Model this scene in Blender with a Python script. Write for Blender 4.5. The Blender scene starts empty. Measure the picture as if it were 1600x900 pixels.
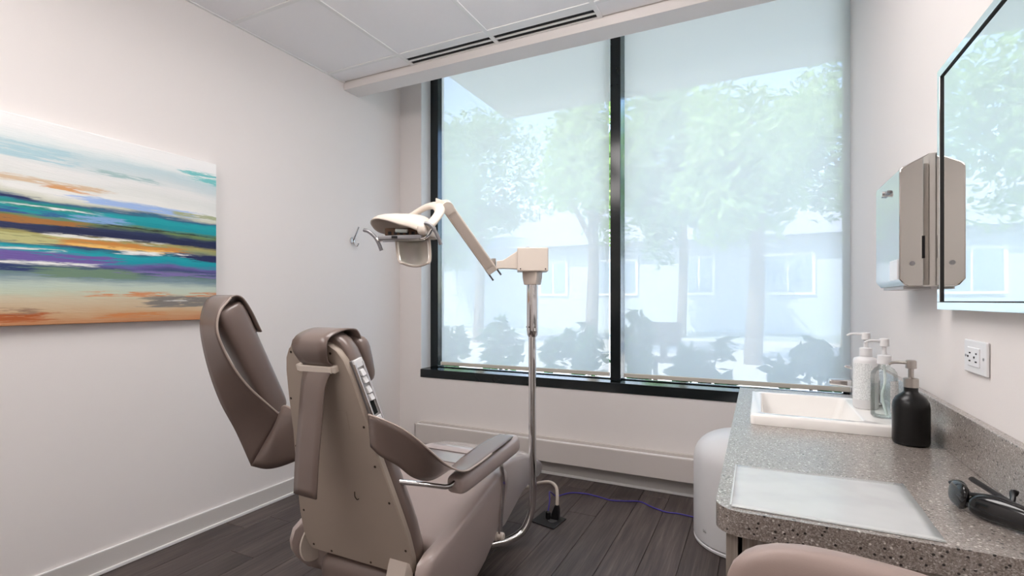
import bpy, math, random
from mathutils import Vector, Matrix

# ---------------------------------------------------------------- camera, world, light
scene = bpy.context.scene
COL = scene.collection
YAW = math.atan(385 / 787)
cam_d = bpy.data.cameras.new('camera')
cam = bpy.data.objects.new('camera', cam_d)
COL.objects.link(cam)
cam.location = (0, 0, 1.12)
cam.rotation_euler = (math.radians(90), 0, YAW)
cam_d.sensor_width = 36
cam_d.lens = 36 * 787 / 1600
cam_d.shift_y = 20 / 1600
cam_d.clip_start = 0.02
cam_d.clip_end = 400
scene.camera = cam

world = bpy.data.worlds.new('world')
scene.world = world
world.use_nodes = True
wn = world.node_tree
wn.nodes.clear()
w_out = wn.nodes.new('ShaderNodeOutputWorld')
w_bg = wn.nodes.new('ShaderNodeBackground')
w_sky = wn.nodes.new('ShaderNodeTexSky')
w_sky.sky_type = 'NISHITA'
w_sky.sun_disc = False
w_sky.sun_elevation = math.radians(52)
w_sky.sun_rotation = math.radians(200)
w_sky.air_density = 1.0
w_sky.dust_density = 1.2
w_sky.ozone_density = 1.0
w_bg.inputs['Strength'].default_value = 0.97
wn.links.new(w_sky.outputs['Color'], w_bg.inputs['Color'])
wn.links.new(w_bg.outputs['Background'], w_out.inputs['Surface'])

sun_d = bpy.data.lights.new('sun', 'SUN')
sun_d.energy = 9.5
sun_d.angle = math.radians(0.6)
sun_d.color = (1.0, 0.96, 0.90)
sun = bpy.data.objects.new('sun', sun_d)
COL.objects.link(sun)
sun_dir = Vector((0.42, 0.62, -0.95)).normalized()       # direction the light travels
sun.rotation_euler = sun_dir.to_track_quat('-Z', 'Y').to_euler()
sun.location = (-6, -9, 14)

CEILING_PANEL_STRENGTH = 9.8

vs = scene.view_settings
vs.view_transform = 'Standard'
vs.look = 'None'
vs.exposure = 0.05
vs.gamma = 1.0
vs.use_curve_mapping = False
scene.cycles.transparent_max_bounces = 32


# ---------------------------------------------------------------- helpers: materials
def lin(c):
    out = []
    for v in c[:3]:
        v = v / 255.0
        out.append(v / 12.92 if v <= 0.04045 else ((v + 0.055) / 1.055) ** 2.4)
    return (*out, 1.0)


class NT:
    """small wrapper round a material node tree"""
    def __init__(self, name):
        self.m = bpy.data.materials.new(name)
        self.m.use_nodes = True
        self.t = self.m.node_tree
        self.t.nodes.clear()
        self.out = self.t.nodes.new('ShaderNodeOutputMaterial')

    def n(self, kind, **kw):
        nd = self.t.nodes.new(kind)
        for k, v in kw.items():
            setattr(nd, k, v)
        return nd

    def put(self, sock, v):
        if hasattr(v, 'is_output') or isinstance(v, bpy.types.NodeSocket):
            self.t.links.new(v, sock)
        elif v is not None:
            sock.default_value = v

    def math(self, op, a, b=None, clamp=False):
        nd = self.n('ShaderNodeMath', operation=op, use_clamp=clamp)
        self.put(nd.inputs[0], a)
        if b is not None:
            self.put(nd.inputs[1], b)
        return nd.outputs[0]

    def mix(self, f, a, b, blend='MIX'):
        nd = self.n('ShaderNodeMix', data_type='RGBA', blend_type=blend)
        self.put(nd.inputs[0], f)
        self.put(nd.inputs[6], a)
        self.put(nd.inputs[7], b)
        return nd.outputs[2]

    def coord(self, kind='Object'):
        return self.n('ShaderNodeTexCoord').outputs[kind]

    def mapping(self, vec, scale=(1, 1, 1), loc=(0, 0, 0), rot=(0, 0, 0)):
        nd = self.n('ShaderNodeMapping')
        self.put(nd.inputs['Vector'], vec)
        nd.inputs['Scale'].default_value = scale
        nd.inputs['Location'].default_value = loc
        nd.inputs['Rotation'].default_value = rot
        return nd.outputs[0]

    def noise(self, vec, scale=5, detail=2, rough=0.5, out='Fac'):
        nd = self.n('ShaderNodeTexNoise')
        self.put(nd.inputs['Vector'], vec)
        nd.inputs['Scale'].default_value = scale
        nd.inputs['Detail'].default_value = detail
        nd.inputs['Roughness'].default_value = rough
        return nd.outputs[0 if out == 'Fac' else 1]

    def ramp(self, fac, stops, interp='LINEAR'):
        nd = self.n('ShaderNodeValToRGB')
        self.put(nd.inputs[0], fac)
        cr = nd.color_ramp
        cr.interpolation = interp
        while len(cr.elements) < len(stops):
            cr.elements.new(0.5)
        for e, (p, c) in zip(cr.elements, stops):
            e.position = p
            e.color = c if len(c) == 4 else (*c, 1)
        return nd.outputs[0]

    def smooth(self, v, lo, hi):
        nd = self.n('ShaderNodeMapRange', interpolation_type='SMOOTHSTEP')
        self.put(nd.inputs[0], v)
        nd.inputs[1].default_value = lo
        nd.inputs[2].default_value = hi
        return nd.outputs[0]

    def bump(self, h, strength=0.1, dist=0.01):
        nd = self.n('ShaderNodeBump')
        nd.inputs['Strength'].default_value = strength
        nd.inputs['Distance'].default_value = dist
        self.put(nd.inputs['Height'], h)
        return nd.outputs[0]

    def principled(self, color, rough=0.5, metal=0.0, normal=None, coat=0.0, trans=0.0, ior=1.45, spec=None, alpha=None, coat_rough=0.12):
        p = self.n('ShaderNodeBsdfPrincipled')
        self.put(p.inputs['Base Color'], color)
        self.put(p.inputs['Roughness'], rough)
        self.put(p.inputs['Metallic'], metal)
        p.inputs['Coat Weight'].default_value = coat
        p.inputs['Coat Roughness'].default_value = coat_rough
        p.inputs['Transmission Weight'].default_value = trans
        p.inputs['IOR'].default_value = ior
        if spec is not None:
            p.inputs['Specular IOR Level'].default_value = spec
        if alpha is not None:
            self.put(p.inputs['Alpha'], alpha)
        if normal is not None:
            self.put(p.inputs['Normal'], normal)
        return p.outputs[0]

    def done(self, shader):
        self.t.links.new(shader, self.out.inputs['Surface'])
        return self.m


M = {}


def simple(name, rgb, rough=0.5, metal=0.0, vary=0.04, scale=12, bump=0.0, bscale=200, coat=0.0, spec=None):
    t = NT(name)
    c = lin(rgb)
    v = t.noise(t.coord(), scale, 3, 0.55)
    dark = tuple(x * (1 - vary) for x in c[:3]) + (1,)
    lite = tuple(min(1, x * (1 + vary)) for x in c[:3]) + (1,)
    col = t.mix(v, dark, lite)
    nrm = None
    if bump:
        nrm = t.bump(t.noise(t.coord(), bscale, 3, 0.6), bump, 0.002)
    M[name] = t.done(t.principled(col, rough, metal, nrm, coat, spec=spec))
    return M[name]


simple('wall_paint', (233, 227, 224), 0.75, vary=0.012, scale=3, bump=0.08, bscale=260)
simple('reveal_paint', (232, 232, 232), 0.6, vary=0.01, scale=3)
simple('ceiling_tile', (249, 247, 248), 0.9, vary=0.012, scale=60, bump=0.25, bscale=420)
simple('ceiling_metal', (240, 239, 238), 0.45, vary=0.01)
simple('base_grey', (205, 200, 196), 0.5, vary=0.015)
simple('base_white', (240, 238, 236), 0.45, vary=0.01)
simple('black_frame', (24, 30, 32), 0.14, vary=0.08, scale=8)
simple('black_void', (10, 10, 11), 0.7, vary=0.05)
simple('heater_paint', (213, 205, 200), 0.45, vary=0.012)
simple('vinyl_taupe', (121, 105, 98), 0.33, vary=0.05, scale=9, bump=0.08, bscale=520, coat=0.45)
simple('vinyl_edge', (186, 170, 160), 0.5, vary=0.04)
simple('vinyl_seat', (176, 160, 154), 0.32, vary=0.04, scale=7, bump=0.07, bscale=520, coat=0.5)
simple('vinyl_pink', (162, 143, 136), 0.42, vary=0.04, scale=9, bump=0.10, bscale=520)
simple('plastic_taupe', (172, 158, 145), 0.5, vary=0.02, scale=4)
simple('plastic_leg', (172, 162, 160), 0.22, vary=0.03, scale=5, coat=0.3)
simple('plastic_cream', (226, 214, 202), 0.38, vary=0.015, scale=5, coat=0.15)
simple('plastic_beige', (205, 192, 181), 0.4, vary=0.02, scale=5)
simple('plastic_white', (232, 231, 232), 0.32, vary=0.008, scale=4, coat=0.1)
simple('plastic_grey', (178, 176, 176), 0.4, vary=0.03)
simple('plastic_black', (20, 20, 22), 0.35, vary=0.1)
simple('gloss_black', (10, 10, 12), 0.09, vary=0.1, coat=0.3)
simple('matte_black', (5, 5, 6), 0.30, vary=0.08)
simple('rubber_dark', (38, 36, 36), 0.7, vary=0.08)
simple('chrome', (225, 224, 224), 0.07, 1.0, vary=0.01)
simple('steel_polished', (205, 200, 196), 0.06, 1.0, vary=0.015)
simple('steel_satin', (186, 180, 174), 0.28, 1.0, vary=0.03, scale=30)
simple('metal_grey', (150, 149, 152), 0.32, 0.7, vary=0.03)
simple('screw_dark', (70, 60, 52), 0.4, 0.8, vary=0.05)
simple('porcelain', (247, 244, 240), 0.12, vary=0.006, coat=0.4)
simple('cord_beige', (205, 192, 180), 0.5, vary=0.03)
simple('cord_violet', (70, 58, 150), 0.45, vary=0.06)
simple('bar_cream', (206, 200, 188), 0.45, vary=0.02)
simple('overhang_paint', (158, 164, 154), 0.8, vary=0.02, scale=2)
simple('bark', (128, 116, 104), 0.9, vary=0.25, scale=18)
simple('concrete', (214, 208, 198), 0.85, vary=0.05, scale=2)
simple('asphalt', (190, 188, 184), 0.9, vary=0.06, scale=1.5)
simple('lawn', (168, 176, 166), 0.95, vary=0.2, scale=2)
simple('house_wall', (196, 204, 212), 0.85, vary=0.04, scale=1)
simple('house_trim', (244, 244, 242), 0.6, vary=0.02)
simple('house_roof', (170, 174, 182), 0.85, vary=0.1, scale=2)
simple('garden_wood', (84, 74, 68), 0.75, vary=0.2, scale=10)
simple('brown_part', (92, 66, 48), 0.4, 0.3, vary=0.25, scale=60)
simple('liquid_clear', (235, 243, 240), 0.1, vary=0.01)
simple('door_wood', (196, 184, 172), 0.5, vary=0.05, scale=4)


def mat_leaf(name, a, b):
    t = NT(name)
    oi = t.n('ShaderNodeObjectInfo').outputs['Random']
    v = t.noise(t.coord(), 3.0, 2)
    col = t.mix(v, lin(a), lin(b))
    d = t.n('ShaderNodeBsdfDiffuse')
    t.put(d.inputs['Color'], col)
    tr = t.n('ShaderNodeBsdfTranslucent')
    t.put(tr.inputs['Color'], col)
    mx = t.n('ShaderNodeMixShader')
    mx.inputs[0].default_value = 0.45
    t.t.links.new(d.outputs[0], mx.inputs[1])
    t.t.links.new(tr.outputs[0], mx.inputs[2])
    M[name] = t.done(mx.outputs[0])


mat_leaf('leaf_bright', (132, 172, 96), (190, 214, 140))
mat_leaf('leaf_mid', (120, 156, 110), (164, 190, 140))
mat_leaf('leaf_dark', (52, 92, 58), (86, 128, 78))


def mat_shade():
    # woven solar screen: open pores (transparent) plus translucent threads
    t = NT('shade_fabric')
    weave = t.noise(t.mapping(t.coord(), (1, 1, 1)), 900, 1)
    col = t.mix(weave, (0.90, 0.92, 0.92, 1), (0.97, 0.985, 0.985, 1))
    tl = t.n('ShaderNodeBsdfTranslucent')
    t.put(tl.inputs['Color'], col)
    df = t.n('ShaderNodeBsdfDiffuse')
    t.put(df.inputs['Color'], col)
    th = t.n('ShaderNodeMixShader')
    th.inputs[0].default_value = 0.32
    t.t.links.new(tl.outputs[0], th.inputs[1])
    t.t.links.new(df.outputs[0], th.inputs[2])
    tp = t.n('ShaderNodeBsdfTransparent')
    tp.inputs['Color'].default_value = (1, 1, 1, 1)
    mx = t.n('ShaderNodeMixShader')
    mx.inputs[0].default_value = 0.155
    t.t.links.new(th.outputs[0], mx.inputs[1])
    t.t.links.new(tp.outputs[0], mx.inputs[2])
    M['shade_fabric'] = t.done(mx.outputs[0])


mat_shade()


def mat_pane(name, tint, refl):
    t = NT(name)
    tp = t.n('ShaderNodeBsdfTransparent')
    tp.inputs['Color'].default_value = tint
    gl = t.n('ShaderNodeBsdfGlossy')
    gl.inputs['Roughness'].default_value = 0.02
    fr = t.n('ShaderNodeFresnel')
    fr.inputs['IOR'].default_value = 1.45
    f = t.math('MULTIPLY', fr.outputs[0], refl)
    mx = t.n('ShaderNodeMixShader')
    t.put(mx.inputs[0], f)
    t.t.links.new(tp.outputs[0], mx.inputs[1])
    t.t.links.new(gl.outputs[0], mx.inputs[2])
    M[name] = t.done(mx.outputs[0])


mat_pane('window_glass', (0.95, 0.97, 0.98, 1), 0.8)
mat_pane('clear_plastic', (0.97, 0.985, 0.98, 1), 0.6)
mat_pane('clear_gel', (0.95, 0.98, 0.975, 1), 0.3)


def mat_sheet():
    t = NT('clear_sheet')
    v = t.noise(t.mapping(t.coord(), (5, 4, 1)), 2.0, 2)
    tp = t.n('ShaderNodeBsdfTransparent')
    tp.inputs['Color'].default_value = (0.96, 0.97, 0.97, 1)
    nrm = t.bump(v, 0.25, 0.02)
    p = t.principled(lin((236, 238, 238)), 0.12, normal=nrm, coat=0.6)
    mx = t.n('ShaderNodeMixShader')
    mx.inputs[0].default_value = 0.62
    t.t.links.new(tp.outputs[0], mx.inputs[1])
    t.t.links.new(p, mx.inputs[2])
    M['clear_sheet'] = t.done(mx.outputs[0])


mat_sheet()


def mat_mirror():
    t = NT('mirror')
    gl = t.n('ShaderNodeBsdfGlossy')
    gl.inputs['Color'].default_value = (0.93, 0.96, 0.95, 1)
    gl.inputs['Roughness'].default_value = 0.0
    M['mirror'] = t.done(gl.outputs[0])


mat_mirror()


def mat_emit(name, col, s):
    t = NT(name)
    e = t.n('ShaderNodeEmission')
    e.inputs['Color'].default_value = col
    e.inputs['Strength'].default_value = s
    M[name] = t.done(e.outputs[0])


mat_emit('lamp_diffuser', (1.0, 0.955, 0.935, 1), CEILING_PANEL_STRENGTH)


def mat_floor():
    t = NT('floor_plank')
    oi = t.n('ShaderNodeObjectInfo').outputs['Random']
    co = t.coord()
    off = t.n('ShaderNodeCombineXYZ')
    t.put(off.inputs[0], t.math('MULTIPLY', oi, 17.3))
    t.put(off.inputs[1], t.math('MULTIPLY', oi, 41.7))
    add = t.n('ShaderNodeVectorMath', operation='ADD')
    t.put(add.inputs[0], co)
    t.put(add.inputs[1], off.outputs[0])
    v = add.outputs[0]
    warp = t.noise(t.mapping(v, (2.0, 0.55, 1)), 2.2, 2)
    g1 = t.noise(t.mapping(v, (46, 2.2, 1)), 1.0, 4, 0.62)
    g2 = t.noise(t.mapping(v, (150, 5.0, 1)), 1.0, 3, 0.6)
    g = t.math('ADD', t.math('MULTIPLY', g1, 0.65), t.math('MULTIPLY', g2, 0.35))
    g = t.math('ADD', g, t.math('MULTIPLY', t.math('SUBTRACT', warp, 0.5), 0.30))
    col = t.ramp(g, [(0.30, lin((48, 40, 38))), (0.47, lin((74, 64, 61))), (0.60, lin((94, 83, 79))), (0.74, lin((124, 112, 107)))])
    tone = t.mix(oi, (0.82, 0.82, 0.82, 1), (1.08, 1.08, 1.08, 1))
    col = t.mix(1.0, col, tone, 'MULTIPLY')
    nrm = t.bump(g, 0.12, 0.002)
    rough = t.math('ADD', 0.34, t.math('MULTIPLY', g, 0.22))
    M['floor_plank'] = t.done(t.principled(col, rough, 0, nrm))


mat_floor()


def mat_counter():
    t = NT('counter_stone')
    co = t.coord()

    def vor(scale):
        nd = t.n('ShaderNodeTexVoronoi')
        t.put(nd.inputs['Vector'], co)
        nd.inputs['Scale'].default_value = scale
        nd.inputs['Randomness'].default_value = 1.0
        return nd.outputs['Color'], nd.outputs['Distance']
    c1, d1 = vor(520)
    c2, d2 = vor(185)
    s1 = t.n('ShaderNodeSeparateColor')
    t.put(s1.inputs[0], c1)
    s2 = t.n('ShaderNodeSeparateColor')
    t.put(s2.inputs[0], c2)
    base = t.ramp(s1.outputs[0], [(0.0, lin((120, 110, 103))), (0.25, lin((140, 130, 123))), (0.55, lin((154, 145, 138))), (0.8, lin((168, 160, 154))), (0.95, lin((192, 185, 180)))], 'CONSTANT')
    dark = t.math('MULTIPLY', t.smooth(s2.outputs[1], 0.885, 0.90), t.smooth(d2, 0.5, 0.3))
    col = t.mix(dark, base, lin((36, 31, 29)))
    lite = t.math('MULTIPLY', t.smooth(s2.outputs[2], 0.94, 0.95), t.smooth(d2, 0.45, 0.25))
    col = t.mix(lite, col, lin((222, 216, 210)))
    M['counter_stone'] = t.done(t.principled(col, 0.32, 0, spec=0.5, coat=0.8, coat_rough=0.24))


mat_counter()


def mat_veneer():
    t = NT('cabinet_veneer')
    co = t.coord()
    g = t.noise(t.mapping(co, (160, 160, 3)), 1.0, 3, 0.6)
    col = t.ramp(g, [(0.3, lin((128, 118, 109))), (0.5, lin((150, 140, 131))), (0.7, lin((170, 161, 152)))])
    M['cabinet_veneer'] = t.done(t.principled(col, 0.45, 0, t.bump(g, 0.1, 0.001)))


mat_veneer()


def mat_label():
    # printed bottle label: rows of tiny grey text bars
    t = NT('label_print')
    sp = t.n('ShaderNodeSeparateXYZ')
    t.put(sp.inputs[0], t.coord())
    row = t.math('FRACT', t.math('MULTIPLY', sp.outputs[2], 210))
    rowm = t.smooth(row, 0.45, 0.55)
    word = t.noise(t.mapping(t.coord(), (420, 420, 210)), 1.0, 1)
    wm = t.smooth(word, 0.46, 0.52)
    m = t.math('MULTIPLY', rowm, wm)
    col = t.mix(t.math('MULTIPLY', m, 0.35), lin((236, 238, 238)), lin((70, 74, 78)))
    M['label_print'] = t.done(t.principled(col, 0.4))


mat_label()


def mat_painting(h, w):
    # abstract canvas: object Y runs along the wall (0..w), Z is height (0..h)
    t = NT('painted_canvas')
    sp = t.n('ShaderNodeSeparateXYZ')
    co = t.coord()
    t.put(sp.inputs[0], co)
    s = t.math('DIVIDE', sp.outputs[1], w)
    v = t.math('DIVIDE', sp.outputs[2], h)
    cv = t.n('ShaderNodeCombineXYZ')
    t.put(cv.inputs[0], s)
    t.put(cv.inputs[1], v)
    uv = cv.outputs[0]
    big = t.noise(t.mapping(uv, (2.2, 3.0, 1)), 1.6, 2)
    strk = t.noise(t.mapping(uv, (5, 46, 1)), 1.0, 4, 0.65)
    fine = t.noise(t.mapping(uv, (24, 190, 1)), 1.0, 3, 0.6)
    vd = t.math('ADD', v, t.math('MULTIPLY', t.math('SUBTRACT', big, 0.5), 0.075))
    vd = t.math('ADD', vd, t.math('MULTIPLY', t.math('SUBTRACT', strk, 0.5), 0.055))
    vd = t.math('ADD', vd, t.math('MULTIPLY', t.math('SUBTRACT', fine, 0.5), 0.018))
    L = lin
    stops = [(0.00, L((190, 128, 84))), (0.04, L((200, 156, 116))), (0.075, L((203, 176, 142))), (0.125, L((206, 192, 164))),
             (0.165, L((196, 205, 184))), (0.20, L((190, 205, 192))), (0.235, L((126, 148, 158))), (0.262, L((98, 128, 122))),
             (0.29, L((58, 74, 116))), (0.315, L((106, 92, 158))), (0.335, L((0, 150, 166))), (0.37, L((10, 160, 172))),
             (0.395, L((44, 52, 98))), (0.42, L((150, 156, 112))), (0.445, L((168, 160, 96))), (0.465, L((34, 44, 84))),
             (0.495, L((30, 44, 86))), (0.52, L((110, 134, 80))), (0.545, L((2, 148, 158))), (0.585, L((10, 160, 168))),
             (0.605, L((44, 92, 128))), (0.625, L((206, 208, 190))), (0.66, L((236, 236, 232))), (0.72, L((226, 228, 224))),
             (0.77, L((232, 232, 230))), (0.82, L((208, 220, 222))), (0.865, L((196, 216, 220))), (0.90, L((226, 234, 234))),
             (0.94, L((243, 243, 242))), (1.0, L((246, 245, 244)))]
    # the ramp holds 32 stops
    col = t.ramp(vd, stops)

    def stroke(col, s0, s1, v0, v1, rgb, thr=0.5, sc=(6, 60), soft=0.03, seed=0.0):
        nz = t.noise(t.mapping(uv, (sc[0], sc[1], 1), loc=(seed, seed * 1.7, 0)), 1.0, 4, 0.65)
        wob = t.math('MULTIPLY', t.math('SUBTRACT', nz, 0.5), 0.05)
        vv = t.math('ADD', v, wob)
        ss = t.math('ADD', s, t.math('MULTIPLY', t.math('SUBTRACT', nz, 0.5), 0.4))
        m = t.math('MULTIPLY', t.smooth(vv, v0 - 0.006, v0 + 0.006), t.smooth(vv, v1 + 0.006, v1 - 0.006))
        m = t.math('MULTIPLY', m, t.math('MULTIPLY', t.smooth(ss, s0 - soft, s0 + soft), t.smooth(ss, s1 + soft, s1 - soft)))
        m = t.math('MULTIPLY', m, t.smooth(nz, thr - 0.06, thr + 0.02))
        return t.mix(m, col, L(rgb))

    S = [  # s0, s1, v0, v1, colour, threshold, seed
        (0.10, 0.55, 0.69, 0.715, (214, 190, 160), 0.46, 1.1), (0.36, 0.52, 0.675, 0.70, (216, 160, 108), 0.53, 2.3),
        (0.46, 0.90, 0.63, 0.665, (160, 188, 232), 0.42, 3.1), (0.0, 0.45, 0.80, 0.875, (176, 208, 216), 0.48, 4.2),
        (0.50, 0.75, 0.79, 0.82, (168, 196, 196), 0.50, 5.9), (0.86, 1.2, 0.86, 0.93, (120, 200, 200), 0.50, 6.4),
        (0.80, 1.2, 0.635, 0.66, (170, 178, 140), 0.46, 7.7), (0.0, 0.34, 0.60, 0.618, (24, 40, 92), 0.44, 8.2),
        (0.10, 0.50, 0.565, 0.595, (20, 138, 128), 0.42, 9.6), (0.28, 0.52, 0.572, 0.584, (240, 242, 240), 0.50, 10.3),
        (0.0, 0.42, 0.535, 0.56, (48, 88, 150), 0.50, 11.8), (0.45, 0.62, 0.53, 0.57, (132, 170, 214), 0.47, 12.1),
        (0.0, 0.46, 0.492, 0.522, (166, 112, 54), 0.44, 13.5), (0.36, 1.2, 0.455, 0.492, (22, 32, 74), 0.40, 14.4),
        (0.40, 0.78, 0.440, 0.460, (236, 236, 226), 0.52, 15.2), (0.52, 1.2, 0.522, 0.532, (16, 22, 34), 0.49, 16.9),
        (0.38, 0.84, 0.405, 0.436, (206, 136, 62), 0.42, 17.3), (0.42, 0.80, 0.395, 0.415, (244, 196, 110), 0.47, 18.8),
        (0.0, 0.40, 0.395, 0.44, (192, 190, 132), 0.44, 19.7), (0.62, 0.90, 0.382, 0.402, (242, 242, 238), 0.47, 20.6),
        (0.0, 0.58, 0.312, 0.358, (112, 92, 164), 0.42, 21.4), (0.0, 0.40, 0.362, 0.372, (238, 238, 232), 0.46, 22.2),
        (0.0, 0.52, 0.296, 0.31, (240, 240, 236), 0.44, 23.1), (0.0, 0.36, 0.262, 0.292, (36, 52, 104), 0.46, 24.5),
        (0.34, 0.66, 0.235, 0.29, (112, 140, 118), 0.44, 25.9), (0.62, 1.2, 0.265, 0.292, (126, 112, 170), 0.50, 26.7),
        (0.84, 1.2, 0.365, 0.405, (30, 34, 84), 0.44, 27.3), (0.50, 0.80, 0.145, 0.17, (212, 142, 96), 0.50, 28.8),
        (0.70, 1.2, 0.085, 0.145, (128, 122, 116), 0.40, 29.2), (0.80, 0.92, 0.118, 0.126, (226, 222, 216), 0.54, 30.1),
        (0.0, 0.36, 0.02, 0.06, (176, 92, 44), 0.42, 31.6), (0.55, 0.76, 0.03, 0.055, (204, 132, 78), 0.48, 32.4),
        (0.0, 0.34, 0.055, 0.085, (150, 120, 98), 0.50, 33.3), (0.90, 1.2, 0.15, 0.175, (204, 140, 100), 0.52, 34.6),
    ]
    for s0, s1, v0, v1, rgb, thr, seed in S:
        col = stroke(col, s0, s1, v0, v1, rgb, thr, seed=seed)
    nrm = t.bump(t.math('ADD', fine, strk), 0.25, 0.003)
    M['painted_canvas'] = t.done(t.principled(col, 0.55, 0, nrm))


# ---------------------------------------------------------------- helpers: geometry
def tag(o, label=None, cat=None, group=None, kind=None):
    if label:
        o['label'] = label
    if cat:
        o['category'] = cat
    if group:
        o['group'] = group
    if kind:
        o['kind'] = kind
    return o


def empty(name, loc, rz=0.0):
    o = bpy.data.objects.new(name, None)
    COL.objects.link(o)
    o.location = loc
    o.rotation_euler = (0, 0, rz)
    o.empty_display_size = 0.1
    return o


class MB:
    """collects vertices and faces in world (or thing) coordinates"""
    def __init__(self):
        self.v, self.f = [], []

    def add(self, vs_, fs_):
        b = len(self.v)
        self.v += [tuple(p) for p in vs_]
        self.f += [tuple(i + b for i in f) for f in fs_]
        return self

    def box(self, x0, x1, y0, y1, z0, z1):
        v = [(x0, y0, z0), (x1, y0, z0), (x1, y1, z0), (x0, y1, z0), (x0, y0, z1), (x1, y0, z1), (x1, y1, z1), (x0, y1, z1)]
        return self.add(v, [(0, 3, 2, 1), (4, 5, 6, 7), (0, 1, 5, 4), (1, 2, 6, 5), (2, 3, 7, 6), (3, 0, 4, 7)])

    def obox(self, c, ax, ay, az, hx, hy, hz):
        c = Vector(c)
        ax, ay, az = Vector(ax).normalized(), Vector(ay).normalized(), Vector(az).normalized()
        v = []
        for sz in (-1, 1):
            for sx, sy in ((-1, -1), (1, -1), (1, 1), (-1, 1)):
                v.append(c + ax * hx * sx + ay * hy * sy + az * hz * sz)
        fs_ = [(0, 3, 2, 1), (4, 5, 6, 7), (0, 1, 5, 4), (1, 2, 6, 5), (2, 3, 7, 6), (3, 0, 4, 7)]
        if ax.cross(ay).dot(az) < 0:
            fs_ = [tuple(reversed(f)) for f in fs_]
        return self.add(v, fs_)

    def loft(self, rings, cap0=True, cap1=True, closed=True):
        n = len(rings[0])
        v = [p for r in rings for p in r]
        fs_ = []
        for i in range(len(rings) - 1):
            for j in range(n if closed else n - 1):
                k = (j + 1) % n
                fs_.append((i * n + j, i * n + k, (i + 1) * n + k, (i + 1) * n + j))
        if cap0:
            fs_.append(tuple(reversed(range(n))))
        if cap1:
            fs_.append(tuple(range((len(rings) - 1) * n, len(rings) * n)))
        return self.add(v, fs_)

    def lathe(self, prof, c=(0, 0, 0), seg=28, axis='Z'):
        rings = []
        for r, h in prof:
            ring = []
            for k in range(seg):
                a = 2 * math.pi * k / seg
                p = (r * math.cos(a), r * math.sin(a), h)
                if axis == 'X':
                    p = (p[2], p[0], p[1])
                elif axis == 'Y':
                    p = (p[1], p[2], p[0])
                ring.append((p[0] + c[0], p[1] + c[1], p[2] + c[2]))
            rings.append(ring)
        return self.loft(rings)

    def tube(self, pts, r, seg=10, sub=5, flat=1.0, ref=(0, 0, 1)):
        """smooth tube; r number or list; flat squashes the section along the second axis"""
        P_ = spline(pts, sub)
        R_ = r if isinstance(r, (list, tuple)) else [r] * len(pts)
        rr = [x[0] for x in spline([(q, 0, 0) for q in R_], sub)]
        rings = []
        prev = None
        for i, p in enumerate(P_):
            a = P_[max(i - 1, 0)]
            b = P_[min(i + 1, len(P_) - 1)]
            d = (b - a).normalized()
            if prev is None:
                up = Vector(ref)
                if abs(up.dot(d)) > 0.95:
                    up = Vector((1, 0, 0))
                prev = (up - d * up.dot(d)).normalized()
            else:
                prev = (prev - d * prev.dot(d)).normalized()
            s_ = d.cross(prev)
            rings.append([p + prev * (rr[i] * math.cos(2 * math.pi * k / seg)) + s_ * (rr[i] * flat * math.sin(2 * math.pi * k / seg)) for k in range(seg)])
        return self.loft(rings)

    def superq(self, c, ax, ay, az, hx, hy, hz, e=0.4, e2=None, nu=28, nv=16, warp=None):
        """rounded block (superquadric) on a local frame; warp(x,y,z)->(x,y,z) in unit coords"""
        e2 = e if e2 is None else e2
        c = Vector(c)
        ax, ay, az = Vector(ax).normalized(), Vector(ay).normalized(), Vector(az).normalized()

        def pw(q, ex):
            return math.copysign(abs(q) ** ex, q)
        rings = []
        for i in range(nv + 1):
            ph = -math.pi / 2 + math.pi * i / nv
            cp, sp_ = max(pw(math.cos(ph), e), 0.0), pw(math.sin(ph), e)
            if i in (0, nv):
                cp = 1e-4
            ring = []
            for k in range(nu):
                th = 2 * math.pi * k / nu
                x, y, z = cp * pw(math.cos(th), e2), cp * pw(math.sin(th), e2), sp_
                if warp:
                    x, y, z = warp(x, y, z)
                ring.append(c + ax * hx * x + ay * hy * y + az * hz * z)
            rings.append(ring)
        if ax.cross(ay).dot(az) < 0:
            rings = [list(reversed(r_)) for r_ in rings]
        return self.loft(rings)

    def sheet(self, A, B, nw=6, sub=6, bulge=None):
        A, B = spline(A, sub), spline(B, sub)
        n = len(A)
        v = []
        for i in range(n):
            for j in range(nw + 1):
                q = j / nw
                p = A[i].lerp(B[i], q)
                if bulge:
                    p = p + Vector(bulge) * (4 * q * (1 - q)) * math.sin(math.pi * i / (n - 1))
                v.append(p)
        fs_ = []
        for i in range(n - 1):
            for j in range(nw):
                a = i * (nw + 1) + j
                fs_.append((a, a + 1, a + nw + 2, a + nw + 1))
        return self.add(v, fs_)

    def mesh(self, name, off=(0, 0, 0), angle=35, smooth=True):
        me = bpy.data.meshes.new(name)
        o = off
        me.from_pydata([(p[0] - o[0], p[1] - o[1], p[2] - o[2]) for p in self.v], [], self.f)
        me.update()
        if smooth:
            me.polygons.foreach_set('use_smooth', [True] * len(me.polygons))
            me.set_sharp_from_angle(angle=math.radians(angle))
        return me

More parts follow.
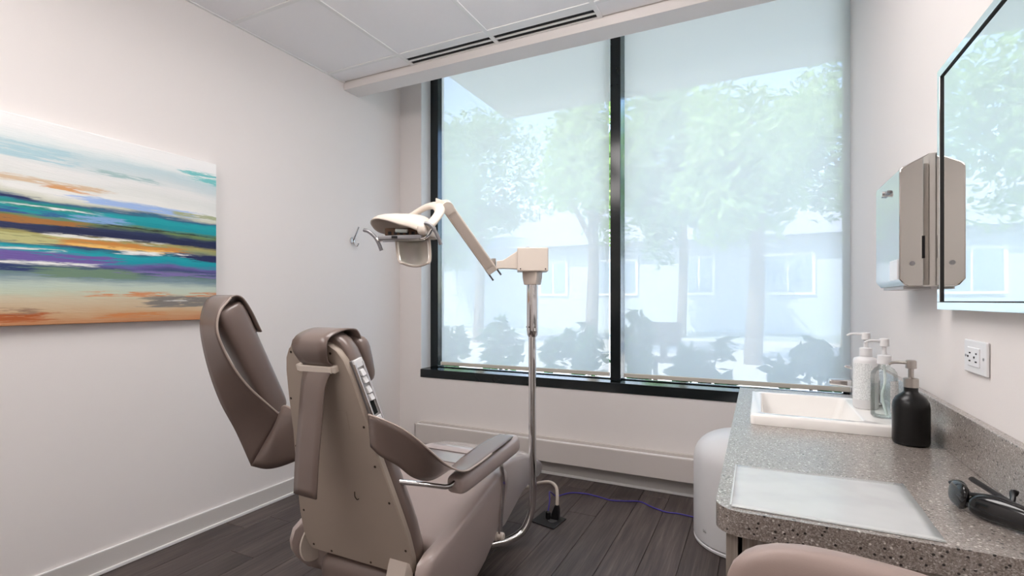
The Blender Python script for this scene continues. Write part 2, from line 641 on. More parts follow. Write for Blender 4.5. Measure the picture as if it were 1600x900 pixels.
    def build(self, name, mat, parent=None, bevel=0.0, seg=2, subsurf=0, solid=0.0, angle=35, origin=None, smooth=True):
        off = (0, 0, 0)
        if parent is not None:
            off = world_loc(parent)
        elif origin is not None:
            off = origin
        me = self.mesh(name, off, angle, smooth)
        o = bpy.data.objects.new(name, me)
        COL.objects.link(o)
        me.materials.append(M[mat] if isinstance(mat, str) else mat)
        if parent is not None:
            o.parent = parent
        elif origin is not None:
            o.location = origin
        if solid:
            md = o.modifiers.new('thickness', 'SOLIDIFY')
            md.thickness = solid
            md.offset = 0
        if bevel:
            md = o.modifiers.new('bevel', 'BEVEL')
            md.width = bevel
            md.segments = seg
            md.limit_method = 'ANGLE'
            md.angle_limit = math.radians(40)
            md.harden_normals = True
        if subsurf:
            md = o.modifiers.new('subdivision', 'SUBSURF')
            md.levels = subsurf
            md.render_levels = subsurf
        return o


def world_loc(o):
    p = Vector((0, 0, 0))
    while o is not None:
        p += o.location
        o = o.parent
    return p


def spline(pts, sub):
    P_ = [Vector(p) for p in pts]
    if len(P_) < 3 or sub <= 1:
        if len(P_) == 2 and sub > 1:
            return [P_[0].lerp(P_[1], i / sub) for i in range(sub + 1)]
        return P_
    out = []
    for i in range(len(P_) - 1):
        p0 = P_[i - 1] if i > 0 else P_[i] * 2 - P_[i + 1]
        p1, p2 = P_[i], P_[i + 1]
        p3 = P_[i + 2] if i + 2 < len(P_) else P_[i + 1] * 2 - P_[i]
        for k in range(sub):
            t = k / sub
            out.append(0.5 * ((2 * p1) + (-p0 + p2) * t + (2 * p0 - 5 * p1 + 4 * p2 - p3) * t * t + (-p0 + 3 * p1 - 3 * p2 + p3) * t ** 3))
    out.append(P_[-1])
    return out


def struct(name, mb, mat, bevel=0.0, parent=None, **kw):
    o = mb.build(name, mat, parent, bevel, **kw)
    if parent is None:
        o['kind'] = 'structure'
    return o


def thing(name, loc, label, cat, group=None):
    return tag(empty(name, loc), label, cat, group)


# ---------------------------------------------------------------- room shell
XL, XR, YB, YF = -2.43, 0.437, 3.045, -1.75
ZC = 2.54
OPL, OPB, OPT = -2.238, 0.558, 2.90        # window opening: left, bottom, top

floor = struct('floor', MB().box(XL - 0.1, XR + 0.1, YF - 0.1, YB + 0.1, -0.12, -0.006), 'rubber_dark')
random.seed(4)
PW, PL = 0.152, 1.22
plank_meshes = {}
nx = 0
x = XL
while x < XR - 0.001:
    x1 = min(x + PW, XR)
    y = YF - random.random() * PL * 0.9
    while y < YB - 0.001:
        y0, y1 = max(y, YF), min(y + PL, YB)
        if y1 - y0 > 0.02:
            key = (round(x1 - x, 3), round(y1 - y0, 3))
            if key not in plank_meshes:
                g = 0.0007
                w_, l_, b_ = key[0] / 2 - g, key[1] / 2 - g, 0.0016
                m_ = MB()
                m_.loft([[(-w_, -l_, -0.006), (w_, -l_, -0.006), (w_, l_, -0.006), (-w_, l_, -0.006)],
                         [(-w_, -l_, -b_), (w_, -l_, -b_), (w_, l_, -b_), (-w_, l_, -b_)],
                         [(-w_ + b_, -l_ + b_, 0), (w_ - b_, -l_ + b_, 0), (w_ - b_, l_ - b_, 0), (-w_ + b_, l_ - b_, 0)]], cap0=False)
                plank_meshes[key] = m_.mesh('plank', smooth=False)
                plank_meshes[key].materials.append(M['floor_plank'])
            o = bpy.data.objects.new('plank', plank_meshes[key])
            o.location = ((x + x1) / 2, (y0 + y1) / 2, 0)
            o.parent = floor
            COL.objects.link(o)
        y += PL
    x = x1

struct('wall_left', MB().box(XL - 0.12, XL, YF - 0.12, YB + 0.25, -0.1, 3.0), 'wall_paint')
struct('wall_right', MB().box(XR, XR + 0.12, YF - 0.12, YB + 0.25, -0.1, 3.0), 'wall_paint')
wb = MB()
wb.box(XL, OPL, YB, YB + 0.24, -0.1, 3.0)
wb.box(OPL, XR, YB, YB + 0.24, -0.1, OPB)
wb.box(OPL, XR, YB, YB + 0.24, OPT, 3.0)
struct('wall_back', wb, 'wall_paint')
wf = MB()
wf.box(XL, -1.62, YF - 0.12, YF, -0.1, 2.6)
wf.box(-0.72, XR, YF - 0.12, YF, -0.1, 2.6)
wf.box(-1.62, -0.72, YF - 0.12, YF, 2.08, 2.6)
struct('wall_front', wf, 'wall_paint')
door = struct('door_1', MB().box(-1.60, -0.74, YF - 0.07, YF - 0.03, 0.005, 2.06), 'door_wood', 0.003)
MB().tube([(-0.82, YF - 0.03, 1.0), (-0.82, YF + 0.03, 1.0), (-0.93, YF + 0.035, 1.0)], 0.009, sub=4).build('door_handle', 'steel_satin', door)
dfm = MB()
dfm.box(-1.69, -1.62, YF - 0.12, YF + 0.015, 0, 2.15)
dfm.box(-0.72, -0.65, YF - 0.12, YF + 0.015, 0, 2.15)
dfm.box(-1.62, -0.72, YF - 0.12, YF + 0.015, 2.08, 2.15)
dfm.build('door_frame', 'base_white', door, 0.004)

# window reveal lining on the left (painted lighter)
struct('trim_1', MB().box(OPL - 0.004, OPL + 0.004, YB + 0.001, YB + 0.12, OPB + 0.062, OPT), 'reveal_paint')

# baseboards
def baseboard(name, x0, x1, y0, y1, shoe):
    o = struct(name, MB().box(x0, x1, y0, y1, 0, 0.088), 'base_grey', 0.002)
    MB().box(x0, x1, y0, y1, 0.088, 0.0915).build('top_bead', 'base_white', o)
    MB().box(*shoe, 0, 0.016).build('shoe_moulding', 'base_white', o, 0.003)
    return o

baseboard('baseboard_left', XL, XL + 0.010, YF, YB, (XL + 0.010, XL + 0.020, YF, YB))
baseboard('baseboard_back', XL + 0.02, XR, YB - 0.010, YB, (XL + 0.02, XR, YB - 0.020, YB - 0.010))
baseboard('baseboard_right', XR - 0.010, XR, YF, 0.97, (XR - 0.020, XR - 0.010, YF, 0.97))

# ceiling: slab, tiles, tee grid, soffit lip in front of the shade pocket
SOF0, SOF1, SOFZ = 2.47, 2.605, 2.495
ceil = struct('ceiling', MB().box(XL - 0.1, XR + 0.1, YF - 0.1, SOF0 + 0.01, ZC + 0.30, ZC + 0.36), 'ceiling_tile')
XS = [XL, -1.873, -1.293, -0.7125, -0.132, XR]
YS = [YF, -0.87, -0.23, 0.41, 1.05, 1.69, 2.33, SOF0]
LIGHT_CELLS = {(1, 2), (3, 4), (2, 4), (2, 1)}
TW = 0.012
diff_cells = [(1, 6), (2, 6)]
for i in range(len(XS) - 1):
    for j in range(len(YS) - 1):
        if (i, j) in LIGHT_CELLS or (i, j) in diff_cells:
            continue
        x0, x1, y0, y1 = XS[i] + TW * 0.8, XS[i + 1] - TW * 0.8, YS[j] + TW * 0.8, YS[j + 1] - TW * 0.8
        MB().box(x0, x1, y0, y1, ZC + 0.003, ZC + 0.018).build('ceiling_tile', 'ceiling_tile', ceil, 0.002)
for xx in XS[1:-1]:
    MB().box(xx - TW, xx + TW, YF, SOF0, ZC - 0.001, ZC + 0.03).build('grid_tee', 'ceiling_metal', ceil, 0.0015)
for yy in YS[1:-1]:
    for i in range(len(XS) - 1):
        MB().box(XS[i] + (TW if i else 0), XS[i + 1] - (TW if i < 4 else 0), yy - TW, yy + TW, ZC - 0.001, ZC + 0.03).build('grid_tee', 'ceiling_metal', ceil, 0.0015)
for (ax0, ax1, ay0, ay1) in ((XL, XL + 0.014, YF, SOF0), (XR - 0.014, XR, YF, SOF0)):
    MB().box(ax0, ax1, ay0, ay1, ZC - 0.0015, ZC + 0.012).build('wall_angle', 'ceiling_metal', ceil)
sof = struct('trim_2', MB().box(XL, XR, SOF0, SOF1, SOFZ, 3.0), 'wall_paint', 0.003)
pocket = struct('trim_3', MB().box(XL, XR, SOF1, YB, 2.96, 3.0), 'wall_paint')

# slot diffusers in the ceiling strip
DLAB = ['white slot air diffuser with two black slots, the left one nearer the painting',
        'white slot air diffuser with two black slots, the right one above the wide window']
for q, (i, j) in enumerate(diff_cells):
    x0, x1, y0, y1 = XS[i] + TW, XS[i + 1] - TW, YS[j] + TW, YS[j + 1]
    d = thing('slot_diffuser', ((x0 + x1) / 2, (y0 + y1) / 2, ZC), DLAB[q], 'air vent', 'slot diffusers in the ceiling')
    MB().box(x0, x1, y0, y1 - 0.001, ZC + 0.0055, ZC + 0.06).build('plenum', 'black_void', d)
    w_ = (y1 - y0)
    for a0, a1 in ((0, 0.32), (0.55, 0.66), (0.89, 1.0)):
        MB().box(x0, x1, y0 + w_ * a0, y0 + w_ * a1 - 0.001, ZC, ZC + 0.005).build('slot_blade', 'ceiling_metal', d)

# ceiling light panels out of view; two added to lift the window side
LLAB = ['square drop-lens ceiling light nearest the painting', 'square drop-lens ceiling light added out of view nearest the mirror',
        'square drop-lens ceiling light added out of view nearest the dental lamp', 'square drop-lens ceiling light nearest the door']
for q, (i, j) in enumerate([(1, 2), (3, 4), (2, 4), (2, 1)]):
    x0, x1, y0, y1 = XS[i] + TW, XS[i + 1] - TW, YS[j] + TW, YS[j + 1] - TW
    d = thing('ceiling_light', ((x0 + x1) / 2, (y0 + y1) / 2, ZC), LLAB[q], 'ceiling light', 'ceiling light panels')
    MB().box(x0, x1, y0, y1, ZC + 0.012, ZC + 0.05).build('housing', 'ceiling_metal', d)
    MB().box(x0 + 0.025, x1 - 0.025, y0 + 0.025, y1 - 0.025, ZC - 0.11, ZC + 0.011).build('diffuser', 'lamp_diffuser', d)  # lens shaped to hang low so it brightens the ceiling
    fr = MB()
    fr.box(x0, x1, y0, y0 + 0.025, ZC, ZC + 0.012).box(x0, x1, y1 - 0.025, y1, ZC, ZC + 0.012)
    fr.box(x0, x0 + 0.025, y0 + 0.025, y1 - 0.025, ZC, ZC + 0.012).box(x1 - 0.025, x1, y0 + 0.025, y1 - 0.025, ZC, ZC + 0.012)
    fr.build('frame', 'ceiling_metal', d)

# ---------------------------------------------------------------- window
FY0, FY1 = YB + 0.115, YB + 0.20
win = struct('window_1', MB().box(OPL, OPL + 0.070, FY0, FY1, OPB + 0.06, OPT), 'black_frame', 0.003)
MB().box(XR - 0.03, XR - 0.001, FY0 + 0.03, FY1, OPB + 0.06, OPT).build('window_frame', 'black_frame', win, 0.003)
MB().box(-0.838, -0.773, YB + 0.075, FY1, OPB + 0.06, OPT).build('mullion', 'black_frame', win, 0.003)
MB().box(OPL + 0.07, XR - 0.03, FY0 + 0.03, FY1, OPT - 0.05, OPT).build('window_head', 'black_frame', win, 0.003)
MB().box(OPL - 0.002, XR - 0.001, YB - 0.006, FY1, OPB, OPB + 0.06).build('window_sill', 'black_frame', win, 0.003)
for x0, x1 in ((OPL + 0.07, -0.838), (-0.773, XR - 0.03)):
    MB().box(x0, x1, FY1 - 0.045, FY1 - 0.037, OPB + 0.06, OPT - 0.05).build('pane', 'window_glass', win)
    MB().box(x0, x1, FY1 - 0.06, FY1 - 0.022, OPB + 0.06, OPB + 0.066).build('glazing_bead', 'black_frame', win, 0.002)

SHADES = [(-2.118, -0.850, 'narrower translucent white roller shade covering the left window pane'),
          (-0.752, XR - 0.006, 'wider translucent white roller shade covering the right window pane')]
for x0, x1, lab in SHADES:
    r = thing('roller_shade', ((x0 + x1) / 2, YB + 0.095, OPB + 0.10), lab, 'roller shade', 'roller shades on the window')
    fb = MB()
    fb.add([(x0, YB + 0.095, 0.665), (x1, YB + 0.095, 0.665), (x1, YB + 0.095, 2.84), (x0, YB + 0.095, 2.84)], [(0, 1, 2, 3)])
    fb.build('shade_fabric', 'shade_fabric', r)
    bar = MB().box(x0, x1, YB + 0.088, YB + 0.102, 0.642, 0.668).build('bottom_bar', 'bar_cream', r, 0.004)
    for e0, e1 in ((x0 - 0.006, x0), (x1, x1 + 0.004)):
        MB().box(e0, e1, YB + 0.087, YB + 0.103, 0.641, 0.669).build('end_cap', 'plastic_white', bar, 0.002)
    MB().lathe([(0.03, x0), (0.03, x1)], (0, YB + 0.095 + 0.03, 2.855), 16, 'X').build('roller_tube', 'bar_cream', r)

# baseboard convector under the window
ht = thing('baseboard_heater', (-0.9, YB - 0.045, 0), 'long beige convector cover running along the wall under the window', 'heater')
HX0, HX1 = -2.235, XR - 0.004
MB().box(HX0, HX1, YB - 0.085, YB - 0.070, 0.100, 0.232).build('front_panel', 'heater_paint', ht, 0.004)
MB().box(HX0, HX1, YB - 0.070, YB - 0.052, 0.222, 0.232).build('top_lip', 'base_white', ht, 0.002)
MB().box(HX0 + 0.01, HX1, YB - 0.052, YB - 0.022, 0.205, 0.216).build('outlet_grille', 'heater_paint', ht)
MB().box(HX0, HX1, YB - 0.022, YB - 0.0005, 0.100, 0.240).build('back_panel', 'heater_paint', ht, 0.002)
MB().box(HX0, HX0 + 0.012, YB - 0.085, YB - 0.001, 0.095, 0.236).build('end_cap', 'heater_paint', ht, 0.003)
MB().box(HX0 + 0.02, HX1, YB - 0.066, YB - 0.024, 0.12, 0.19).build('fin_element', 'metal_grey', ht)
for bx in (-2.1, -1.3, -0.5, 0.25):
    MB().box(bx, bx + 0.02, YB - 0.068, YB - 0.0215, 0.10, 0.115).build('bracket', 'heater_paint', ht)

# ---------------------------------------------------------------- left wall: painting and hook
PY0, PY1, PZ0, PZ1 = 0.568, 1.584, 1.03, 1.79
mat_painting(PZ1 - PZ0, PY1 - PY0)
pt = MB().box(XL + 0.002, XL + 0.040, PY0, PY1, PZ0, PZ1).build('painting', 'painted_canvas', None, 0.003, origin=(XL + 0.002, PY0, PZ0))
tag(pt, 'unframed abstract canvas of teal, navy, white and orange horizontal brushstrokes', 'painting')

hk = thing('coat_hook', (XL, 2.545, 1.52), 'small chrome double coat hook on the left wall', 'hook')
MB().lathe([(0.001, 0), (0.024, 0), (0.024, 0.006), (0.016, 0.010), (0.001, 0.010)], (XL + 0.001, 2.545, 1.52), 20, 'X').build('rosette', 'chrome', hk)
MB().tube([(XL + 0.008, 2.545, 1.52), (XL + 0.030, 2.548, 1.560), (XL + 0.052, 2.552, 1.61)], [0.006, 0.006, 0.0065]).build('upper_prong', 'chrome', hk)
MB().tube([(XL + 0.008, 2.545, 1.515), (XL + 0.022, 2.545, 1.488), (XL + 0.040, 2.547, 1.484), (XL + 0.052, 2.55, 1.502)], [0.006, 0.006, 0.006, 0.0065]).build('lower_prong', 'chrome', hk)

# ---------------------------------------------------------------- right wall: mirror, towel dispenser, outlet
mr = thing('wall_mirror', (XR, 1.30, 1.39), 'rectangular wall mirror with a narrow mirrored frame', 'mirror')
MY0, MY1, MZ0, MZ1 = 0.78, 1.622, 1.098, 1.70
XM = XR - 0.026
MB().box(XM + 0.006, XR - 0.001, MY0 + 0.02, MY1 - 0.02, MZ0 + 0.02, MZ1 - 0.02).build('backing', 'plastic_black', mr)
MB().box(XM + 0.001, XM + 0.006, MY0 + 0.020, MY1 - 0.020, MZ0 + 0.020, MZ1 - 0.020).build('glass', 'mirror', mr)
def mirror_strip(y0, y1, z0, z1):
    MB().box(XM - 0.004, XR - 0.001, y0, y1, z0, z1).build('frame_strip', 'mirror', mr, 0.0015)
mirror_strip(MY0, MY1, MZ0, MZ0 + 0.019)
mirror_strip(MY0, MY1, MZ1 - 0.019, MZ1)
mirror_strip(MY0, MY0 + 0.019, MZ0 + 0.019, MZ1 - 0.019)
mirror_strip(MY1 - 0.019, MY1, MZ0 + 0.019, MZ1 - 0.019)
for (y0, y1, z0, z1) in ((MY0 + 0.019, MY1 - 0.019, MZ0 + 0.019, MZ0 + 0.021), (MY0 + 0.019, MY1 - 0.019, MZ1 - 0.021, MZ1 - 0.019),
                         (MY0 + 0.019, MY0 + 0.021, MZ0 + 0.021, MZ1 - 0.021), (MY1 - 0.021, MY1 - 0.019, MZ0 + 0.021, MZ1 - 0.021)):
    MB().box(XM - 0.003, XM + 0.002, y0, y1, z0, z1).build('shadow_line', 'rubber_dark', mr)  # dark strip standing for the shadow line inside the frame

DY0, DY1, DZ0, DZ1, DX = 1.683, 1.985, 1.158, 1.512, XR - 0.095
td = thing('towel_dispenser', (XR, (DY0 + DY1) / 2, DZ0), 'polished steel paper towel dispenser on the right wall', 'towel dispenser')
prof = [(XR - 0.001, DZ0), (XR - 0.001, DZ1), (XR - 0.03, DZ1), (DX + 0.008, DZ1 - 0.030), (DX + 0.002, DZ1 - 0.036), (DX, DZ1 - 0.045), (DX, DZ0 + 0.02), (DX + 0.012, DZ0 + 0.004), (DX + 0.02, DZ0)]
MB().loft([[(a, DY0, b) for a, b in prof], [(a, DY1, b) for a, b in prof]]).build('cabinet', 'steel_polished', td, 0.004, 3)
MB().box(DX + 0.015, XR - 0.02, DY0 + 0.03, DY1 - 0.03, DZ0 - 0.006, DZ0 + 0.002).build('towel_slot', 'plastic_grey', td)
MB().box(DX - 0.0025, DX + 0.001, DY0 + 0.012, DY0 + 0.10, DZ0 + 0.02, DZ0 + 0.075).build('paper_label', 'plastic_white', td, 0.001)
kn = MB()
for k in range(3):
    kn.box(DX - 0.004, DX + 0.001, DY0 + 0.13 + k * 0.02, DY0 + 0.145 + k * 0.02, DZ1 - 0.065, DZ1 - 0.055)
MB().lathe([(0.008, 0), (0.008, 0.012), (0.003, 0.014)], (DX - 0.012, DY0 + 0.15, DZ1 - 0.075), 14, 'X').build('lock_knob', 'chrome', td)
MB().box(DX - 0.006, DX + 0.001, DY0 + 0.11, DY0 + 0.19, DZ1 - 0.080, DZ1 - 0.071).build('latch', 'metal_grey', td, 0.002)
MB().box(XR - 0.046, XR - 0.040, DY0 - 0.0015, DY0 + 0.001, DZ0 + 0.075, DZ0 + 0.135).build('level_window', 'black_void', td)
MB().lathe([(0.006, 0), (0.006, 0.003), (0.004, 0.004)], (DX + 0.028, DY0 - 0.003, DZ0 + 0.062), 16, 'Y').build('lock', 'metal_grey', td)

ol = thing('wall_outlet', (XR, 1.452, 0.995), 'white double wall outlet plate mounted sideways below the mirror', 'outlet')
MB().box(XR - 0.007, XR - 0.0005, 1.388, 1.516, 0.958, 1.032).build('cover_plate', 'plastic_white', ol, 0.003)
MB().box(XR - 0.0095, XR - 0.006, 1.420, 1.488, 0.974, 1.016).build('receptacle', 'plastic_white', ol, 0.0015)
for yy in (1.432, 1.468):
    MB().box(XR - 0.0105, XR - 0.009, yy, yy + 0.008, 0.984, 0.987).build('slot', 'black_void', ol)
    MB().box(XR - 0.0105, XR - 0.009, yy, yy + 0.006, 1.002, 1.005).build('slot', 'black_void', ol)
    MB().lathe([(0.0025, 0), (0.0025, 0.0012)], (XR - 0.0107, yy + 0.014, 0.995), 10, 'X').build('ground_hole', 'black_void', ol)
for yy in (1.402, 1.504):
    MB().lathe([(0.003, 0), (0.003, 0.0012)], (XR - 0.0082, yy, 0.995), 10, 'X').build('screw', 'metal_grey', ol)

# ---------------------------------------------------------------- vanity: cabinet, counter, sink
CX0, CX1, CY0, CY1, CZ = -0.071, XR - 0.0005, 0.968, 2.362, 0.750
cb = thing('vanity_cabinet', (0.2, 1.65, 0), 'grey wood-grain vanity cabinet under the speckled counter', 'cabinet')
for (y0, y1) in ((0.992, 1.010), (2.322, 2.340)):
    MB().box(-0.026, XR - 0.001, y0, y1, 0.09, CZ - 0.046).build('end_panel', 'cabinet_veneer', cb, 0.001)
MB().box(-0.026, XR - 0.001, 1.011, 2.321, 0.09, 0.108).build('bottom_panel', 'cabinet_veneer', cb)
MB().box(XR - 0.008, XR - 0.001, 1.011, 2.321, 0.109, CZ - 0.046).build('back_panel', 'cabinet_veneer', cb)
MB().box(-0.026, -0.010, 1.011, 2.321, CZ - 0.10, CZ - 0.046).build('top_rail', 'cabinet_veneer', cb)
MB().box(0.02, XR - 0.001, 1.02, 2.32, 0.0, 0.09).build('toe_kick', 'rubber_dark', cb)
for k in range(3):
    y0 = 0.994 + k * 0.449
    dr = MB().box(-0.053, -0.033, y0, y0 + 0.445, 0.10, CZ - 0.052).build('door', 'cabinet_veneer', cb, 0.0015)
    for hz in (0.2, 0.58):
        MB().box(-0.033, -0.026, y0 + 0.02, y0 + 0.06, hz, hz + 0.04).build('hinge', 'black_void', dr)

# countertop with a rounded near corner and a cut-out for the basin
SX0, SX1, SY0, SY1 = -0.022, 0.398, 1.672, 2.118
ct = thing('countertop', (0.2, 1.65, CZ), 'speckled grey-brown stone-look countertop with backsplash', 'countertop')
out = []
for k in range(7):
    a = math.pi + math.pi / 2 * k / 6
    out.append((CX0 + 0.045 + 0.045 * math.cos(a), CY0 + 0.045 + 0.045 * math.sin(a)))
ctm = MB()
T0 = CZ - 0.044
# the slab in four strips that share edges round the cut-out
hx0, hx1, hy0, hy1 = SX0 + 0.014, SX1 - 0.014, SY0 + 0.014, SY1 - 0.014
pieces = [out + [(CX1, CY0), (CX1, hy0), (CX0, hy0)], [(CX0, hy0), (hx0, hy0), (hx0, hy1), (CX0, hy1)], [(hx1, hy0), (CX1, hy0), (CX1, hy1), (hx1, hy1)], [(CX0, hy1), (CX1, hy1), (CX1, CY1), (CX0, CY1)]]
for pc in pieces:
    ctm.loft([[(a, b, T0) for a, b in pc], [(a, b, CZ) for a, b in pc]])
ctm.build('slab', 'counter_stone', ct)
MB().box(XR - 0.020, XR - 0.0005, CY0, CY1, CZ, CZ + 0.110).build('backsplash', 'counter_stone', ct, 0.002)

sk = thing('sink', (0.19, 1.895, CZ), 'white rectangular drop-in porcelain sink with raised rim', 'sink')
RZ = CZ + 0.030
BX0, BX1, BY0, BY1 = SX0 + 0.032, 0.268, SY0 + 0.04, SY1 - 0.035
def rect(x0, x1, y0, y1, z, r=0.02, n=4):
    pts = []
    for (cx, cy, a0) in ((x1 - r, y1 - r, 0), (x0 + r, y1 - r, 90), (x0 + r, y0 + r, 180), (x1 - r, y0 + r, 270)):
        for k in range(n + 1):
            a = math.radians(a0 + 90 * k / n)
            pts.append((cx + r * math.cos(a), cy + r * math.sin(a), z))
    return pts
MB().loft([rect(SX0, SX1, SY0, SY1, CZ + 0.0005, 0.012), rect(SX0, SX1, SY0, SY1, RZ - 0.005, 0.012), rect(SX0 + 0.004, SX1 - 0.004, SY0 + 0.004, SY1 - 0.004, RZ, 0.012),
           rect(BX0 - 0.004, BX1 + 0.004, BY0 - 0.004, BY1 + 0.004, RZ, 0.022), rect(BX0, BX1, BY0, BY1, RZ - 0.005, 0.02),
           rect(BX0 + 0.012, BX1 - 0.02, BY0 + 0.012, BY1 - 0.012, RZ - 0.10, 0.03), rect(BX0 + 0.03, BX1 - 0.04, BY0 + 0.03, BY1 - 0.03, RZ - 0.125, 0.03),
           rect(0.10, 0.15, 1.87, 1.92, RZ - 0.13, 0.02)], cap0=False).build('basin', 'porcelain', sk, angle=50)
MB().lathe([(0.022, 0), (0.022, 0.003), (0.012, 0.004)], (0.125, 1.895, RZ - 0.131), 18).build('drain', 'chrome', sk)
MB().lathe([(0.014, 0), (0.014, 0.003)], (BX1 - 0.012, 1.895, RZ - 0.05), 16, 'X').build('overflow_ring', 'chrome', sk)

fc = thing('faucet', (0.335, 2.0, RZ), 'chrome single-lever faucet at the back of the sink', 'faucet')
MB().lathe([(0.027, 0), (0.027, 0.006), (0.021, 0.010), (0.021, 0.085), (0.019, 0.092)], (0.335, 2.0, RZ), 22).build('body', 'chrome', fc)
sp_ = MB()
sp_.loft([[(0.335, 2.0 + a, RZ + b) for a, b in ((-0.018, 0.048), (0.018, 0.048), (0.018, 0.078), (-0.018, 0.078))],
          [(0.255, 2.0 + a, RZ + b) for a, b in ((-0.018, 0.056), (0.018, 0.056), (0.018, 0.078), (-0.018, 0.078))],
          [(0.214, 2.0 + a, RZ + b) for a, b in ((-0.017, 0.059), (0.017, 0.059), (0.017, 0.076), (-0.017, 0.076))]])
sp_.build('spout', 'chrome', fc, 0.005, 3)
lv = MB()
lv.loft([[(0.345, 2.0 + a, RZ + b) for a, b in ((-0.016, 0.092), (0.016, 0.092), (0.016, 0.118), (-0.016, 0.118))],
         [(0.305, 2.0 + a, RZ + b) for a, b in ((-0.015, 0.106), (0.015, 0.106), (0.015, 0.120), (-0.015, 0.120))],
         [(0.256, 2.0 + a, RZ + b) for a, b in ((-0.011, 0.119), (0.011, 0.119), (0.011, 0.125), (-0.011, 0.125))]])
lv.build('lever', 'chrome', fc, 0.003)

# bottles
def pump_top(th, c, z, mat, body, s=1.0, nozzle=(-1, -0.15), up=0.0):
    x, y = c
    MB().lathe([(0.0175 * s, 0), (0.0175 * s, 0.024 * s), (0.013 * s, 0.026 * s)], (x, y, z), 22).build('collar', mat, th)
    st = MB().lathe([(0.0065 * s, 0), (0.0065 * s, 0.024 * s), (0.013 * s, 0.026 * s), (0.0125 * s, 0.046 * s), (0.010 * s, 0.048 * s)], (x, y, z + 0.026 * s), 18).build('pump_head', mat, th)
    d = Vector((nozzle[0], nozzle[1], 0)).normalized()
    b = Vector((x, y, z + 0.066 * s))
    MB().tube([b, b + d * 0.025 * s + Vector((0, 0, 0.001 + up)), b + d * 0.042 * s + Vector((0, 0, up)), b + d * 0.052 * s + Vector((0, 0, -0.005 + up))], [0.0048 * s, 0.0042 * s, 0.0036 * s, 0.003 * s], sub=4).build('nozzle', mat, st)

bk = thing('soap_bottle', (0.354, 1.622, CZ), 'matte black soap bottle with a brushed steel pump beside the sink', 'soap bottle')
MB().lathe([(0.001, 0), (0.034, 0), (0.0385, 0.003), (0.040, 0.010), (0.040, 0.096), (0.038, 0.109), (0.032, 0.121), (0.023, 0.129), (0.0165, 0.134), (0.0155, 0.138), (0.0155, 0.147)], (0.354, 1.622, CZ + 0.0003), 40).build('bottle', 'matte_black', bk, angle=60)
pump_top(bk, (0.354, 1.622), CZ + 0.147, 'steel_satin', None, 0.94)

cl = thing('soap_bottle', (0.330, 1.800, RZ), 'clear plastic pump bottle of gel with a white pump on the sink rim', 'soap bottle')
MB().lathe([(0.001, 0), (0.028, 0), (0.0325, 0.005), (0.033, 0.015), (0.033, 0.118), (0.031, 0.130), (0.024, 0.142), (0.015, 0.148), (0.0145, 0.156)], (0.330, 1.800, RZ + 0.0003), 32).build('bottle', 'clear_plastic', cl, angle=60)
MB().lathe([(0.001, 0.003), (0.027, 0.003), (0.031, 0.008), (0.0315, 0.015), (0.0315, 0.095), (0.001, 0.0955)], (0.330, 1.800, RZ), 32).build('gel', 'clear_gel', cl)
MB().tube([(0.330, 1.80, RZ + 0.155), (0.332, 1.80, RZ + 0.10), (0.324, 1.795, RZ + 0.06), (0.335, 1.79, RZ + 0.008)], 0.0035, 8).build('dip_tube', 'liquid_clear', cl)
lb = MB()
rg = []
for zz in (0.020, 0.110):
    rg.append([(0.330 + 0.0334 * math.cos(a), 1.800 + 0.0334 * math.sin(a), RZ + zz) for a in [math.radians(-75 + 8 * k) for k in range(12)]])
lb.loft(rg, False, False, False).build('back_label', 'label_print', cl)
pump_top(cl, (0.330, 1.800), RZ + 0.156, 'plastic_white', None, 1.0, nozzle=(-1, -0.3))

wt = thing('soap_bottle', (0.300, 1.925, RZ), 'white pump bottle with a printed label behind the clear bottle', 'soap bottle')
# stands on the rim between the basin and the clear bottle
MB().lathe([(0.001, 0), (0.030, 0), (0.034, 0.005), (0.034, 0.150), (0.031, 0.158), (0.018, 0.163), (0.0145, 0.165), (0.0145, 0.168)], (0.305, 1.925, RZ + 0.0003), 32).build('bottle', 'plastic_white', wt, angle=60)
rg = []
for zz in (0.030, 0.145):
    rg.append([(0.305 + 0.0344 * math.cos(a), 1.925 + 0.0344 * math.sin(a), RZ + zz) for a in [math.radians(180 + 10 * k) for k in range(12)]])
MB().loft(rg, False, False, False).build('label', 'label_print', wt)
pump_top(wt, (0.305, 1.925), RZ + 0.166, 'plastic_white', None, 1.0, nozzle=(-1, -0.2), up=0.002)

# clear plastic sleeve lying on the counter
sv = thing('plastic_sleeve', (0.11, 1.11, CZ), 'clear plastic sleeve lying flat at the near end of the counter', 'plastic sheet')
C_ = [(-0.043, 0.984), (0.258, 0.981), (0.262, 1.258), (-0.047, 1.240)]
n_ = 16
gv, gf = [], []
random.seed(9)
for i in range(n_ + 1):
    for j in range(n_ + 1):
        a, b = i / n_, j / n_
        p = [(1 - a) * (1 - b) * C_[0][k] + a * (1 - b) * C_[1][k] + a * b * C_[2][k] + (1 - a) * b * C_[3][k] for k in (0, 1)]
        wv = 0.0007 * (1 + math.sin(a * 9 + b * 4)) * math.sin(math.pi * a) * math.sin(math.pi * b) + 0.0005 * (1 + math.sin(b * 14 - a * 5)) * math.sin(math.pi * b)
        gv.append((p[0], p[1], CZ + 0.0012 + max(wv, 0)))
for i in range(n_):
    for j in range(n_):
        q = i * (n_ + 1) + j
        gf.append((q, q + n_ + 1, q + n_ + 2, q + 1))
MB().add(gv, gf).build('sheet', 'clear_sheet', sv, solid=0.0006)
MB().box(-0.044, 0.258, 0.9835, 0.9865, CZ + 0.0016, CZ + 0.0026).build('seal_strip', 'clear_sheet', sv)
MB().box(-0.0465, -0.0435, 0.990, 1.238, CZ + 0.0016, CZ + 0.0026).build('seal_strip', 'clear_sheet', sv)

